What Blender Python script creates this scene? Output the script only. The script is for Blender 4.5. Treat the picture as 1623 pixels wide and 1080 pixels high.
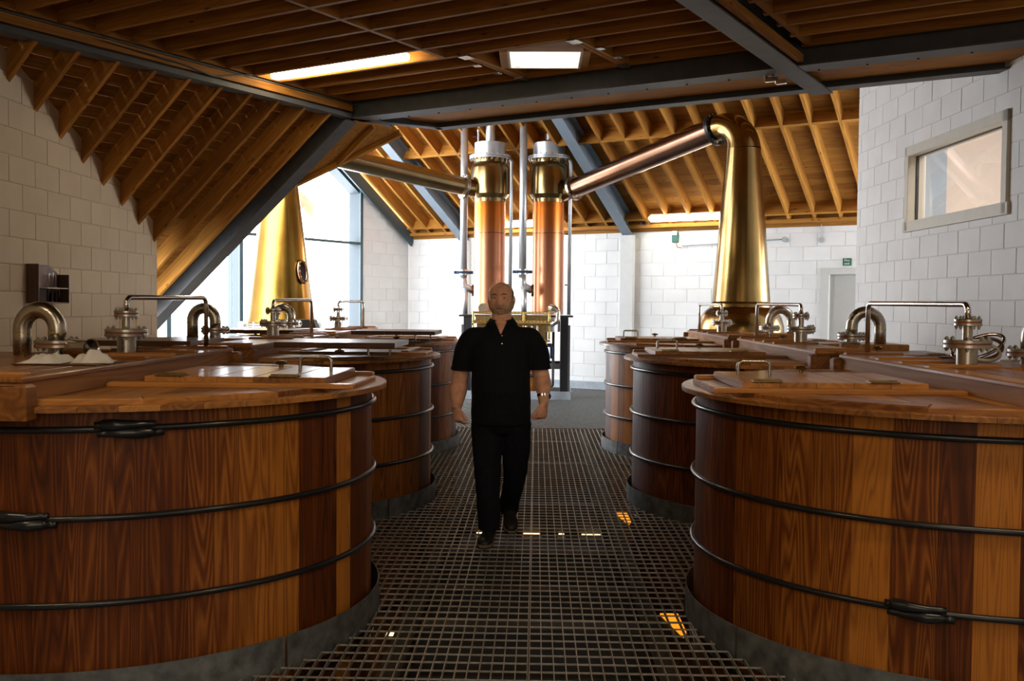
import bpy, bmesh, math, random
from mathutils import Vector, Matrix, noise
PI = math.pi
random.seed(7)
sc = bpy.context.scene
for o in list(bpy.data.objects):
    bpy.data.objects.remove(o)
COL = sc.collection

# ------------------------------------------------------------------ camera
cd = bpy.data.cameras.new('camera'); cam = bpy.data.objects.new('camera', cd); COL.objects.link(cam)
cd.sensor_width = 36.0; cd.lens = 36.0 * 1589.0 / 1623.0
cd.clip_start = .05; cd.clip_end = 300
R_ = Vector((0.99966607, 0.02427456, 0.00885998)); U_ = Vector((-0.00970257, 0.03481568, 0.99934665)); F_ = Vector((-0.02395023, 0.9990989, -0.03503958))
m = Matrix.Identity(4)
for i in range(3):
    m[i][0] = R_[i]; m[i][1] = U_[i]; m[i][2] = -F_[i]
m[2][3] = 1.55
cam.matrix_world = m
sc.camera = cam

# ------------------------------------------------------------------ world and light
sc.view_settings.view_transform = 'Standard'; sc.view_settings.look = 'None'
sc.view_settings.exposure = 0.0; sc.view_settings.gamma = 1.0; sc.view_settings.use_curve_mapping = False
sc.cycles.use_denoising = True
sc.cycles.max_bounces = 7; sc.cycles.diffuse_bounces = 4; sc.cycles.glossy_bounces = 4
sc.cycles.transmission_bounces = 6; sc.cycles.transparent_max_bounces = 6
sc.cycles.sample_clamp_indirect = 4.0
sc.cycles.caustics_reflective = False; sc.cycles.caustics_refractive = False
SKY = 15.0
world = bpy.data.worlds.new('world'); sc.world = world; world.use_nodes = True
bg = world.node_tree.nodes['Background']
bg.inputs[0].default_value = (.88, .94, 1.0, 1); bg.inputs[1].default_value = SKY

S3 = math.sqrt(3) / 2
A = Vector((S3, -.5, 0)); B = Vector((.5, S3, 0))          # axes of the building: A along the joists, B away from the door end
def UV(u, v, z=0.0): return A * u + B * v + Vector((0, 0, z))
ROT_A = math.atan2(-.5, S3)

def area_light(name, loc, rot, sx, sy, power, color, portal=False):
    l = bpy.data.lights.new(name, 'AREA'); l.shape = 'RECTANGLE'; l.size = sx; l.size_y = sy
    l.energy = power; l.color = color
    if portal: l.cycles.is_portal = True
    o = bpy.data.objects.new(name, l); COL.objects.link(o); o.location = loc; o.rotation_euler = rot
    return o
def aim(o, d): o.rotation_euler = Vector(d).to_track_quat('-Z', 'Y').to_euler()
q_ = area_light('rear_fill_light', (.3, -2.4, 2.3), (0, 0, 0), 3.2, 1.4, 42, (1, .88, .72)); aim(q_, (0, 1, -.08))  # fill light added behind the camera; the wall there has no window
p = area_light('window_portal', UV(-12.9, 12.8, 2.9), (0, 0, 0), 5.2, 6.4, 1, (1, 1, 1), True); aim(p, A)

# ------------------------------------------------------------------ materials
MATS = {}
class NT:
    def __init__(s, name):
        s.m = bpy.data.materials.new(name); s.m.use_nodes = True; s.t = s.m.node_tree; s.n = s.t.nodes; s.l = s.t.links
        s.b = s.n['Principled BSDF']; MATS[name] = s.m
    def add(s, typ, **kw):
        x = s.n.new(typ)
        for k, v in kw.items():
            if k == 'inp':
                for a_, b_ in v.items(): x.inputs[a_].default_value = b_
            else: setattr(x, k, v)
        return x
    def link(s, a_, b_): s.l.new(a_, b_)
    def coords(s, scale=(1, 1, 1), kind='Object', rnd=0.0):
        tc = s.add('ShaderNodeTexCoord'); mp = s.add('ShaderNodeMapping'); mp.inputs['Scale'].default_value = scale
        s.link(tc.outputs[kind], mp.inputs['Vector'])
        if rnd:
            oi = s.add('ShaderNodeObjectInfo'); mu = s.add('ShaderNodeMath', operation='MULTIPLY'); mu.inputs[1].default_value = rnd
            s.link(oi.outputs['Random'], mu.inputs[0]); s.link(mu.outputs[0], mp.inputs['Location'])
        return mp.outputs[0]
    def ramp(s, fac, stops):
        r = s.add('ShaderNodeValToRGB'); e = r.color_ramp.elements
        while len(e) < len(stops): e.new(.5)
        for i, (p_, c_) in enumerate(stops): e[i].position = p_; e[i].color = (*c_, 1)
        s.link(fac, r.inputs[0]); return r.outputs[0]
    def bump(s, h, strength=.3, dist=.01):
        b_ = s.add('ShaderNodeBump'); b_.inputs['Strength'].default_value = strength; b_.inputs['Distance'].default_value = dist
        s.link(h, b_.inputs['Height']); s.link(b_.outputs[0], s.b.inputs['Normal'])
def simple(name, col, rough=.5, metal=0.0, spec=.5, nz=0.0, nscale=8.0, bump=0.0, coat=0.0, rvar=0.0):
    t = NT(name); t.b.inputs['Roughness'].default_value = rough; t.b.inputs['Metallic'].default_value = metal
    t.b.inputs['Specular IOR Level'].default_value = spec; t.b.inputs['Coat Weight'].default_value = coat; t.b.inputs['Coat Roughness'].default_value = .15
    n = t.add('ShaderNodeTexNoise', inp={'Scale': nscale, 'Detail': 5.0}); t.link(t.coords(rnd=3.0), n.inputs['Vector'])
    k = max(nz, .02)
    c0 = tuple(max(0, x * (1 - k)) for x in col); c1 = tuple(min(1, x * (1 + k)) for x in col)
    t.link(t.ramp(n.outputs[0], [(.3, c0), (.7, c1)]), t.b.inputs['Base Color'])
    if rvar:
        mr = t.add('ShaderNodeMapRange', inp={'To Min': rough - rvar, 'To Max': rough + rvar}); t.link(n.outputs[0], mr.inputs[0]); t.link(mr.outputs[0], t.b.inputs['Roughness'])
    if bump: t.bump(n.outputs[0], bump, .004)
    return t.m
def wood(name, dark, light, axis='Z', rough=.45, coat=0.0, tone=True, grain=1.0, knots=0.0, tvar=.5, ringscale=1.0, gw=.55, spec=.5, mid=None, rings=11.0):
    t = NT(name)
    st = {'X': (1.2, 22, 22), 'Y': (22, 1.2, 22), 'Z': (22, 22, 1.2)}[axis]
    st2 = {'X': (.28, 5, 5), 'Y': (5, .28, 5), 'Z': (5, 5, .28)}[axis]
    v = t.coords(tuple(x * grain for x in st), rnd=37.0)
    n1 = t.add('ShaderNodeTexNoise', inp={'Scale': 3.0, 'Detail': 6.0, 'Roughness': .65}); t.link(v, n1.inputs['Vector'])
    v2 = t.coords(tuple(x * ringscale for x in st2), rnd=61.0)
    n2 = t.add('ShaderNodeTexNoise', inp={'Scale': 1.3, 'Detail': 1.5, 'Distortion': .25}); t.link(v2, n2.inputs['Vector'])
    mu = t.add('ShaderNodeMath', operation='MULTIPLY'); mu.inputs[1].default_value = rings; t.link(n2.outputs[0], mu.inputs[0])
    fr = t.add('ShaderNodeMath', operation='PINGPONG'); fr.inputs[1].default_value = .5; t.link(mu.outputs[0], fr.inputs[0])
    mx = t.add('ShaderNodeMath', operation='MULTIPLY_ADD'); mx.inputs[1].default_value = .62; t.link(n1.outputs[0], mx.inputs[0]); t.link(fr.outputs[0], mx.inputs[2])
    if tone:
        at = t.add('ShaderNodeAttribute', attribute_type='OBJECT', attribute_name='tone')
        ad = t.add('ShaderNodeMath', operation='MULTIPLY_ADD'); ad.inputs[1].default_value = tvar * 1.25; t.link(at.outputs['Fac'], ad.inputs[0])
        sb = t.add('ShaderNodeMath', operation='MULTIPLY_ADD'); sb.inputs[1].default_value = gw; sb.inputs[2].default_value = .30 - gw * .55; t.link(mx.outputs[0], sb.inputs[0]); t.link(sb.outputs[0], ad.inputs[2]); fac = ad.outputs[0]
    else: fac = mx.outputs[0]
    mid = mid or tuple((a_ * .6 + b_ * .4) for a_, b_ in zip(dark, light))
    col = t.ramp(fac, [(.1, dark), (.5, mid), (.95, light)])
    if knots:
        vk = t.coords({'X': (1.3, 5, 5), 'Y': (5, 1.3, 5), 'Z': (5, 5, 1.3)}[axis], rnd=91.0)
        vo = t.add('ShaderNodeTexVoronoi', inp={'Scale': knots}); t.link(vk, vo.inputs['Vector'])
        kr = t.ramp(vo.outputs['Distance'], [(.05, (1, 1, 1)), (.13, (0, 0, 0))])
        mixk = t.add('ShaderNodeMixRGB'); t.link(kr, mixk.inputs[0]); t.link(col, mixk.inputs[1]); mixk.inputs[2].default_value = (dark[0] * .45, dark[1] * .4, dark[2] * .4, 1); col = mixk.outputs[0]
    t.link(col, t.b.inputs['Base Color'])
    t.b.inputs['Roughness'].default_value = rough; t.b.inputs['Coat Weight'].default_value = coat; t.b.inputs['Coat Roughness'].default_value = .12; t.b.inputs['Specular IOR Level'].default_value = spec
    t.bump(mx.outputs[0], .12, .002)
    return t.m
wood('stave_wood', (.018, .0030, .0006), (.50, .185, .026), 'Z', .5, .03, True, tvar=.66, gw=.62, spec=.3, rings=24.0, grain=1.7, ringscale=1.15, mid=(.15, .036, .0045))
wood('lid_wood', (.12, .034, .008), (.52, .225, .055), 'Y', .42, .14, True, tvar=.5, gw=.6, spec=.35)
wood('casing_wood', (.16, .055, .016), (.50, .24, .075), 'Y', .6, 0, True, tvar=.4, gw=.5, spec=.12)
wood('lid_wood_x', (.12, .034, .008), (.52, .225, .055), 'X', .42, .14, True, tvar=.5, gw=.6, spec=.35)
wood('dark_lid_wood', (.05, .018, .008), (.17, .065, .025), 'X', .35, .2, True, tvar=.3, spec=.4)
wood('joist_pine', (.23, .088, .014), (.60, .275, .052), 'X', .65, 0, True, spec=.15, knots=2.2, tvar=.3, grain=.5)
wood('plank_pine', (.18, .072, .012), (.50, .235, .048), 'X', .7, 0, True, spec=.15, knots=2.6, tvar=.35, grain=.5)
wood('dark_rack_wood', (.03, .012, .006), (.12, .05, .025), 'Z', .45, .1, True)
wood('light_pine', (.72, .60, .48), (.92, .84, .74), 'X', .6, 0, False, knots=2.5)
t = NT('white_block'); t.b.inputs['Roughness'].default_value = .62
n = t.add('ShaderNodeTexNoise', inp={'Scale': 60.0, 'Detail': 4.0}); t.link(t.coords(rnd=9.0), n.inputs['Vector'])
n2 = t.add('ShaderNodeTexNoise', inp={'Scale': 2.0, 'Detail': 3.0}); t.link(t.coords(rnd=9.0), n2.inputs['Vector'])
t.link(t.ramp(n2.outputs[0], [(.3, (.74, .735, .72)), (.7, (.82, .815, .80))]), t.b.inputs['Base Color']); t.bump(n.outputs[0], .35, .004)
t = NT('cream_block'); t.b.inputs['Roughness'].default_value = .62
n = t.add('ShaderNodeTexNoise', inp={'Scale': 60.0, 'Detail': 4.0}); t.link(t.coords(rnd=9.0), n.inputs['Vector'])
n2 = t.add('ShaderNodeTexNoise', inp={'Scale': 2.0, 'Detail': 3.0}); t.link(t.coords(rnd=9.0), n2.inputs['Vector'])
t.link(t.ramp(n2.outputs[0], [(.3, (.60, .475, .325)), (.7, (.67, .54, .375))]), t.b.inputs['Base Color']); t.bump(n.outputs[0], .3, .004)
simple('white_mortar', (.72, .71, .69), .8, nz=.1, bump=.3, nscale=40)
simple('cream_mortar', (.56, .44, .30), .8, nz=.1, bump=.3, nscale=40)
simple('grey_steel', (.095, .095, .096), .55, 0, .3, nz=.12)
simple('light_grey_steel', (.17, .205, .245), .45, nz=.06)
simple('window_metal', (.035, .07, .085), .4, nz=.08)
simple('window_reveal', (.030, .046, .058), .5, nz=.04)
simple('galvanised', (.17, .185, .19), .5, .5, nz=.45, nscale=14, rvar=.12)
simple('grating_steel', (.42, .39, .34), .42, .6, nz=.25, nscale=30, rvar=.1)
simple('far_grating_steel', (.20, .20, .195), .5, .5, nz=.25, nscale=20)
simple('stainless', (.52, .49, .43), .28, 1.0, nz=.12, nscale=6, rvar=.08)
simple('bright_steel', (.75, .73, .70), .16, 1.0, nz=.05)
simple('black_hoop', (.022, .024, .028), .3, .5, nz=.2, coat=.3)
simple('brass', (.62, .46, .16), .22, 1.0, nz=.12)
simple('old_brass', (.30, .22, .10), .4, 1.0, nz=.3, nscale=30)
simple('lacquered_copper', (.34, .20, .035), .24, 1.0, nz=.12, nscale=2.5, rvar=.05, coat=.3)
simple('arm_copper', (.22, .115, .072), .24, 1.0, nz=.12, nscale=3, coat=.3)
simple('arm_copper_pale', (.29, .205, .10), .24, 1.0, nz=.12, nscale=3, coat=.3)
simple('bronze_copper', (.26, .165, .055), .21, 1.0, nz=.15, nscale=2.5, rvar=.06, coat=.2)
simple('head_copper', (.23, .155, .06), .23, 1.0, nz=.15, nscale=4, coat=.3)
simple('dark_steel_ring', (.05, .05, .05), .35, .8, nz=.2)
simple('silver_paint', (.50, .52, .54), .38, .7, nz=.08)
simple('rust_gasket', (.35, .08, .03), .6, 0, nz=.2)
simple('black_paint', (.012, .014, .018), .4, 0, nz=.1)
simple('unit_green', (.005, .085, .06), .4)
simple('blue_paint', (.006, .028, .075), .4, 0, nz=.1)
simple('plinth', (.36, .40, .44), .6, 0, nz=.15, bump=.1)
simple('white_trim', (.72, .72, .70), .45, nz=.03)
simple('door_trim', (.52, .51, .48), .5)
simple('door_paint', (.40, .385, .355), .5, nz=.03)
simple('cream_frame', (.60, .57, .48), .5, nz=.04)
simple('room_plaster', (.78, .72, .66), .7, nz=.03)
simple('room_plaster_blue', (.40, .50, .60), .7, nz=.03)
simple('cloth_white', (.80, .77, .76), .8, nz=.05, bump=.2)
simple('skin', (.95, .46, .31), .5, 0, .4, nz=.22, nscale=22, bump=.08)
simple('hair_grey', (.20, .16, .12), .8, nz=.3, nscale=90)
simple('beard_hair', (.60, .44, .30), .9, 0, .2, nz=.45, nscale=140, bump=.6)
simple('eye_dark', (.03, .02, .015), .2, nz=.1)
simple('eye_white', (.45, .38, .34), .3)
simple('lip', (.30, .09, .07), .5)
simple('shirt_navy', (.0065, .0085, .014), .85, 0, .25, nz=.25, nscale=40, bump=.25)
simple('trouser_navy', (.007, .0075, .013), .9, 0, .2, nz=.25, nscale=30, bump=.2)
simple('shoe_black', (.012, .011, .011), .5, nz=.2)
simple('shoe_tan', (.22, .17, .11), .7, nz=.1)
simple('sole', (.02, .02, .02), .8)
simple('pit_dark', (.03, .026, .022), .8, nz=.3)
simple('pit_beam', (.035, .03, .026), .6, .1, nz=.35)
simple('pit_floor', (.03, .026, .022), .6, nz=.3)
simple('rubber', (.05, .05, .05), .6)
simple('hose_clear', (.55, .50, .45), .3, .2, nz=.1)
simple('green_sign', (.006, .09, .045), .5)
simple('sign_white', (.8, .85, .8), .6)
simple('grey_plastic', (.35, .37, .38), .5)
simple('watch_face', (.02, .02, .025), .15)
simple('outer_timber', (.45, .20, .10), .7, nz=.25)
# condenser shell: warm reflection painted orange towards the neck, fading into matt salmon copper
t = NT('shell_copper'); t.b.inputs['Metallic'].default_value = 1.0; t.b.inputs['Roughness'].default_value = .3
tc = t.add('ShaderNodeTexCoord'); sx = t.add('ShaderNodeSeparateXYZ'); t.link(tc.outputs['Object'], sx.inputs[0])
mr = t.add('ShaderNodeMapRange', inp={'From Min': 1.4, 'From Max': 3.3}); t.link(sx.outputs['Z'], mr.inputs[0])
t.link(t.ramp(mr.outputs[0], [(0.0, (.62, .27, .15)), (.62, (.64, .28, .16)), (.78, (.62, .20, .05)), (.93, (.62, .16, .02)), (1.0, (.42, .12, .03))]), t.b.inputs['Base Color'])
n = t.add('ShaderNodeTexNoise', inp={'Scale': 1.0, 'Detail': 3.0}); t.link(t.coords((30, 30, .5)), n.inputs['Vector'])
mr2 = t.add('ShaderNodeMapRange', inp={'To Min': .26, 'To Max': .42}); t.link(n.outputs[0], mr2.inputs[0]); t.link(mr2.outputs[0], t.b.inputs['Roughness'])
def emis(name, col, s):
    t = NT(name); t.b.inputs['Base Color'].default_value = (*col, 1); t.b.inputs['Emission Color'].default_value = (*col, 1); t.b.inputs['Emission Strength'].default_value = s
emis('tube_ceiling', (1, .84, .54), 20.0)
emis('tube_hall', (1, .93, .74), 26.0)
emis('pit_glow', (1, .66, .32), 3.5)
t = NT('glass'); t.b.inputs['Transmission Weight'].default_value = 1.0; t.b.inputs['Roughness'].default_value = .0; t.b.inputs['IOR'].default_value = 1.45
def thin_glass(name, refl):
    t = NT(name); gl = t.add('ShaderNodeBsdfGlossy', inp={'Roughness': .02}); tr = t.add('ShaderNodeBsdfTransparent'); mx = t.add('ShaderNodeMixShader')
    lw = t.add('ShaderNodeLayerWeight', inp={'Blend': .5}); pw_ = t.add('ShaderNodeMath', operation='POWER'); pw_.inputs[1].default_value = 4.0; t.link(lw.outputs['Facing'], pw_.inputs[0])
    ma = t.add('ShaderNodeMath', operation='MULTIPLY_ADD'); ma.inputs[1].default_value = refl * .6; ma.inputs[2].default_value = .04 * refl; t.link(pw_.outputs[0], ma.inputs[0]); t.link(ma.outputs[0], mx.inputs[0]); t.link(tr.outputs[0], mx.inputs[1]); t.link(gl.outputs[0], mx.inputs[2])
    out = [x for x in t.n if x.type == 'OUTPUT_MATERIAL'][0]; t.link(mx.outputs[0], out.inputs[0])
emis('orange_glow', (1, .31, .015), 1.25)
thin_glass('pane_glass', .6)
thin_glass('office_glass', 1.0)

# ------------------------------------------------------------------ helpers
def link(o, parent=None):
    COL.objects.link(o)
    if parent is not None: o.parent = parent
    return o
def obj(name, bm, mat, parent=None, smooth=False, tone=None, loc=None, rotz=None, label=None, kind=None):
    me = bpy.data.meshes.new(name)
    if isinstance(bm, bmesh.types.BMesh): bm.to_mesh(me); bm.free()
    else: me.from_pydata(bm[0], [], bm[1]); me.update()
    if smooth is True: me.shade_smooth()
    elif smooth:
        me.shade_smooth(); me.set_sharp_from_angle(angle=math.radians(smooth))
    for mm in (mat if isinstance(mat, (list, tuple)) else [mat]): me.materials.append(MATS[mm])
    o = bpy.data.objects.new(name, me); link(o, parent)
    o['tone'] = random.random() if tone is None else tone
    if loc is not None: o.location = loc
    if rotz is not None: o.rotation_euler.z = rotz
    if label: o['label'] = label
    if kind: o['kind'] = kind
    return o
def inst(name, me, parent, loc=(0, 0, 0), rot=None, tone=None, scale=None, label=None):
    o = bpy.data.objects.new(name, me); link(o, parent); o.location = loc
    if rot is not None: o.rotation_euler = rot
    if scale is not None: o.scale = scale
    o['tone'] = random.random() if tone is None else tone
    if label: o['label'] = label
    return o
def empty(name, loc=(0, 0, 0), rotz=0.0, label=None, cat=None, group=None, kind=None):
    o = bpy.data.objects.new(name, None); COL.objects.link(o); o.location = loc; o.rotation_euler.z = rotz; o.empty_display_size = .1
    tag(o, label, cat, group, kind); return o
def tag(o, label=None, cat=None, group=None, kind=None):
    if label: o['label'] = label
    if cat: o['category'] = cat
    if group: o['group'] = group
    if kind: o['kind'] = kind
    return o
def add_box(bm, c, s, mtx=None, bev=0.0):
    r = bmesh.ops.create_cube(bm, size=1.0); vs = r['verts']
    for v in vs: v.co = Vector((v.co.x * s[0] + c[0], v.co.y * s[1] + c[1], v.co.z * s[2] + c[2]))
    if bev > 0:
        es = list({e for v in vs for e in v.link_edges}); rr = bmesh.ops.bevel(bm, geom=es, offset=bev, segments=1, affect='EDGES'); vs = list({v for f in rr['faces'] for v in f.verts} | {v for v in vs if v.is_valid})
    if mtx is not None:
        for v in vs: v.co = mtx @ v.co
    return vs
def box(c, s, bev=0.0):
    bm = bmesh.new(); add_box(bm, c, s, None, bev); return bm
def boxes(lst, bev=0.0):
    bm = bmesh.new()
    for c, s in lst: add_box(bm, c, s, None, bev)
    return bm
def frame_mtx(org, x, y, z):
    mm = Matrix.Identity(4)
    for i in range(3): mm[i][0] = x[i]; mm[i][1] = y[i]; mm[i][2] = z[i]; mm[i][3] = org[i]
    return mm
def add_lathe(bm, prof, segs=32, mtx=None, cap=True):
    rings = []
    for r, z in prof:
        ring = []
        for i in range(segs):
            a_ = 2 * PI * i / segs; v = Vector((r * math.cos(a_), r * math.sin(a_), z))
            ring.append(bm.verts.new(mtx @ v if mtx else v))
        rings.append(ring)
    for k in range(len(rings) - 1):
        for i in range(segs):
            j = (i + 1) % segs; bm.faces.new((rings[k][i], rings[k][j], rings[k + 1][j], rings[k + 1][i]))
    if cap:
        if prof[0][0] > 1e-4: bm.faces.new(list(reversed(rings[0])))
        if prof[-1][0] > 1e-4: bm.faces.new(rings[-1])
def lathe(prof, segs=32, mtx=None, cap=True):
    bm = bmesh.new(); add_lathe(bm, prof, segs, mtx, cap); bmesh.ops.remove_doubles(bm, verts=bm.verts, dist=1e-5); return bm
def add_tube(bm, pts, rad, segs=12, closed=False, cap=True):
    pts = [Vector(p_) for p_ in pts]; n_ = len(pts); rads = rad if isinstance(rad, (list, tuple)) else [rad] * n_
    tans = []
    for i in range(n_):
        if closed: t_ = pts[(i + 1) % n_] - pts[i - 1]
        else: t_ = pts[min(i + 1, n_ - 1)] - pts[max(i - 1, 0)]
        tans.append(t_.normalized())
    up = Vector((0, 0, 1)) if abs(tans[0].z) < .9 else Vector((1, 0, 0))
    nrm = (up - tans[0] * up.dot(tans[0])).normalized(); rings = []
    for i in range(n_):
        nrm = (nrm - tans[i] * nrm.dot(tans[i])).normalized(); bn = tans[i].cross(nrm)
        rings.append([bm.verts.new(pts[i] + (nrm * math.cos(2 * PI * k / segs) + bn * math.sin(2 * PI * k / segs)) * rads[i]) for k in range(segs)])
    m_ = n_ if closed else n_ - 1
    for i in range(m_):
        r0, r1 = rings[i], rings[(i + 1) % n_]
        for k in range(segs):
            j = (k + 1) % segs; bm.faces.new((r0[k], r0[j], r1[j], r1[k]))
    if cap and not closed:
        bm.faces.new(list(reversed(rings[0]))); bm.faces.new(rings[-1])
def tube(pts, rad, segs=12, closed=False, cap=True):
    bm = bmesh.new(); add_tube(bm, pts, rad, segs, closed, cap); return bm
def fillet(pts, r, n_=6):
    pts = [Vector(p_) for p_ in pts]; out = [pts[0]]
    for i in range(1, len(pts) - 1):
        p0, p1, p2 = pts[i - 1], pts[i], pts[i + 1]; d0 = (p0 - p1).normalized(); d1 = (p2 - p1).normalized()
        ang = d0.angle(d1); tl = min(r / math.tan(ang / 2), (p0 - p1).length * .49, (p2 - p1).length * .49)
        rr = tl * math.tan(ang / 2); c_ = p1 + (d0 + d1).normalized() * (rr / math.sin(ang / 2))
        s_, e_ = p1 + d0 * tl - c_, p1 + d1 * tl - c_
        su, eu = s_.normalized(), e_.normalized()
        for k in range(n_ + 1): out.append(c_ + su.slerp(eu, k / n_) * rr)
    out.append(pts[-1]); return out
def inset_poly(poly, d):
    n_ = len(poly); out = []; lines = []
    for i in range(n_):
        p0, p1 = Vector(poly[i]), Vector(poly[(i + 1) % n_]); e = (p1 - p0)
        if e.length < 1e-6: e = Vector((1, 0))
        e.normalize(); nn = Vector((-e.y, e.x)); lines.append((p0 + nn * d, e))
    for i in range(n_):
        (p0, e0), (p1, e1) = lines[i - 1], lines[i]; den = e0.x * e1.y - e0.y * e1.x
        if abs(den) < .02: out.append(p1)
        else: q = p1 - p0; out.append(p0 + e0 * ((q.x * e1.y - q.y * e1.x) / den))
    return out
def add_prism(bm, poly, z0, z1, ch=0.0, mtx=None):
    """poly counter-clockwise in XY; ch chamfers the z1 end"""
    ar = sum(poly[i - 1][0] * poly[i][1] - poly[i][0] * poly[i - 1][1] for i in range(len(poly)))
    if ar < 0: poly = list(reversed(poly))
    lv = [([Vector((p_[0], p_[1], z0)) for p_ in poly])]
    if ch: lv.append([Vector((p_[0], p_[1], z1 - ch)) for p_ in poly]); lv.append([Vector((p_[0], p_[1], z1)) for p_ in inset_poly(poly, ch)])
    else: lv.append([Vector((p_[0], p_[1], z1)) for p_ in poly])
    rings = [[bm.verts.new(mtx @ v if mtx else v) for v in l_] for l_ in lv]
    n_ = len(poly); bm.faces.new(list(reversed(rings[0]))); bm.faces.new(rings[-1])
    for k in range(len(rings) - 1):
        for i in range(n_):
            j = (i + 1) % n_; bm.faces.new((rings[k][i], rings[k][j], rings[k + 1][j], rings[k + 1][i]))
def prism(poly, z0, z1, ch=0.0, mtx=None):
    bm = bmesh.new(); add_prism(bm, poly, z0, z1, ch, mtx); return bm
def clip(poly, nx, ny, d):
    """keep nx*x+ny*y <= d"""
    out = []
    for i in range(len(poly)):
        p0, p1 = poly[i], poly[(i + 1) % len(poly)]; a0 = nx * p0[0] + ny * p0[1] - d; a1 = nx * p1[0] + ny * p1[1] - d
        if a0 <= 0: out.append(p0)
        if (a0 < 0) != (a1 < 0) and abs(a0 - a1) > 1e-9:
            s_ = a0 / (a0 - a1); out.append((p0[0] + (p1[0] - p0[0]) * s_, p0[1] + (p1[1] - p0[1]) * s_))
    res = []
    for p_ in out:
        if not res or (abs(p_[0] - res[-1][0]) + abs(p_[1] - res[-1][1])) > 1e-4: res.append(p_)
    if len(res) > 1 and (abs(res[0][0] - res[-1][0]) + abs(res[0][1] - res[-1][1])) < 1e-4: res.pop()
    return res
def sub_rect(rects, h):
    out = []
    for (x0, z0, x1, z1) in rects:
        if h[0] >= x1 or h[2] <= x0 or h[1] >= z1 or h[3] <= z0: out.append((x0, z0, x1, z1)); continue
        if h[0] > x0: out.append((x0, z0, h[0], z1))
        if h[2] < x1: out.append((h[2], z0, x1, z1))
        a0, a1 = max(x0, h[0]), min(x1, h[2])
        if h[1] > z0: out.append((a0, z0, a1, h[1]))
        if h[3] < z1: out.append((a0, h[3], a1, z1))
    return out

# ------------------------------------------------------------------ walls of painted blocks
def block_wall(name, org, d, nrm, length, height, mat, mortar, halfs=(), holes=(), slab=True, thick=.2, bw=.45, bh=.233, z0=0.0, block_range=None, kind_label=None, off=0.0):
    """org: start on the face; d: unit direction along; nrm: towards the room. halfs: (nx,nz,c) in (s,z) kept"""
    mt = frame_mtx(Vector(org), d, Vector((0, 0, 1)), nrm)      # local x along, y up, z out
    root = empty(name, kind='structure')
    def cut(poly):
        for (nx, nz, c_) in halfs:
            poly = clip(poly, nx, nz, c_)
            if len(poly) < 3: return None
        return poly
    bm = bmesh.new()
    rects = [(0, z0, length, height)]
    for h in holes: rects = sub_rect(rects, h)
    for r in rects:
        pl = cut([(r[0], r[1]), (r[2], r[1]), (r[2], r[3]), (r[0], r[3])])
        if pl: add_prism(bm, pl, -thick, -.006)
    for v in bm.verts: v.co = mt @ v.co
    bmesh.ops.recalc_face_normals(bm, faces=bm.faces)
    obj('wall_core', bm, mortar, root)
    br = block_range or (0, length, 0, height)
    g = .0045; full = None; rows = int(height / bh) + 1
    for j in range(rows):
        zz = z0 + j * bh; k0 = -1
        for i in range(-1, int(length / bw) + 2):
            x0 = i * bw + (bw / 2 if j % 2 else 0) + off
            if x0 + bw <= br[0] or x0 >= br[1] or zz + bh <= br[2] or zz >= br[3]: continue
            rs = [(max(x0 + g, 0), zz + g, min(x0 + bw - g, length), min(zz + bh - g, height))]
            for h in holes: rs = sub_rect(rs, (h[0] - .001, h[1] - .001, h[2] + .001, h[3] + .001))
            for r in rs:
                if r[2] - r[0] < .02 or r[3] - r[1] < .02: continue
                base = [(r[0], r[1]), (r[2], r[1]), (r[2], r[3]), (r[0], r[3])]; pl = cut(base)
                if not pl: continue
                whole = len(pl) == 4 and abs(r[2] - r[0] - bw + 2 * g) < 1e-4 and abs(r[3] - r[1] - bh + 2 * g) < 1e-4 and all(any(abs(p_[0] - q[0]) + abs(p_[1] - q[1]) < 1e-4 for q in base) for p_ in pl)
                if whole:
                    if full is None:
                        b2 = prism([(-bw / 2 + g, -bh / 2 + g), (bw / 2 - g, -bh / 2 + g), (bw / 2 - g, bh / 2 - g), (-bw / 2 + g, bh / 2 - g)], -.02, .0, .003)
                        full = bpy.data.meshes.new('block'); b2.to_mesh(full); b2.free(); full.materials.append(MATS[mat])
                    o = inst('block', full, root)
                    o.matrix_world = mt @ Matrix.Translation(((r[0] + r[2]) / 2, (r[1] + r[3]) / 2, random.uniform(-.0012, .0012)))
                else:
                    b2 = bmesh.new(); add_prism(b2, pl, -.02, 0, 0.0, mt); obj('block', b2, mat, root)
    return root

# left wall: plane x = -4.5 from behind the camera to y = 11.78
SL = .714
def roof_l(u): return 3.7 + .235 + SL * (u + 7.74)       # underside of the boards over the beige wall
# in wall coordinates s = y + 3 ; u = A.x*(-4.5) - .5*y  -> z <= roof
kx = -.5 * SL; cst = 3.935 + SL * (S3 * -4.5 + 7.74) + kx * (-3)   # z <= cst + kx*s
block_wall('wall_left', (-4.5, -3, 0), Vector((0, 1, 0)), Vector((1, 0, 0)), 14.8, 4.6, 'cream_block', 'cream_mortar',
           halfs=[(-kx, 1, cst), (0, 1, 4.1)], block_range=(10.6, 14.8, .95, 4.6))
# right wall, slightly turned
dr = Vector((.04, -1, 0)).normalized(); nr = Vector((-1, -.04, 0)).normalized()
WR = Vector((4.05, 12.85, 0))
def sR(P): return (Vector(P) - WR).dot(dr)
win = (sR((4.11, 11.30, 0)), 2.44, sR((4.20, 9.10, 0)), 3.31)
win_o = (win[0], win[1], win[2], win[3])
block_wall('wall_right', WR, dr, nr, 15.8, 5.3, 'white_block', 'white_mortar', holes=[win_o], block_range=(0, 5.2, 0.9, 4.7), off=-.12)
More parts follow.
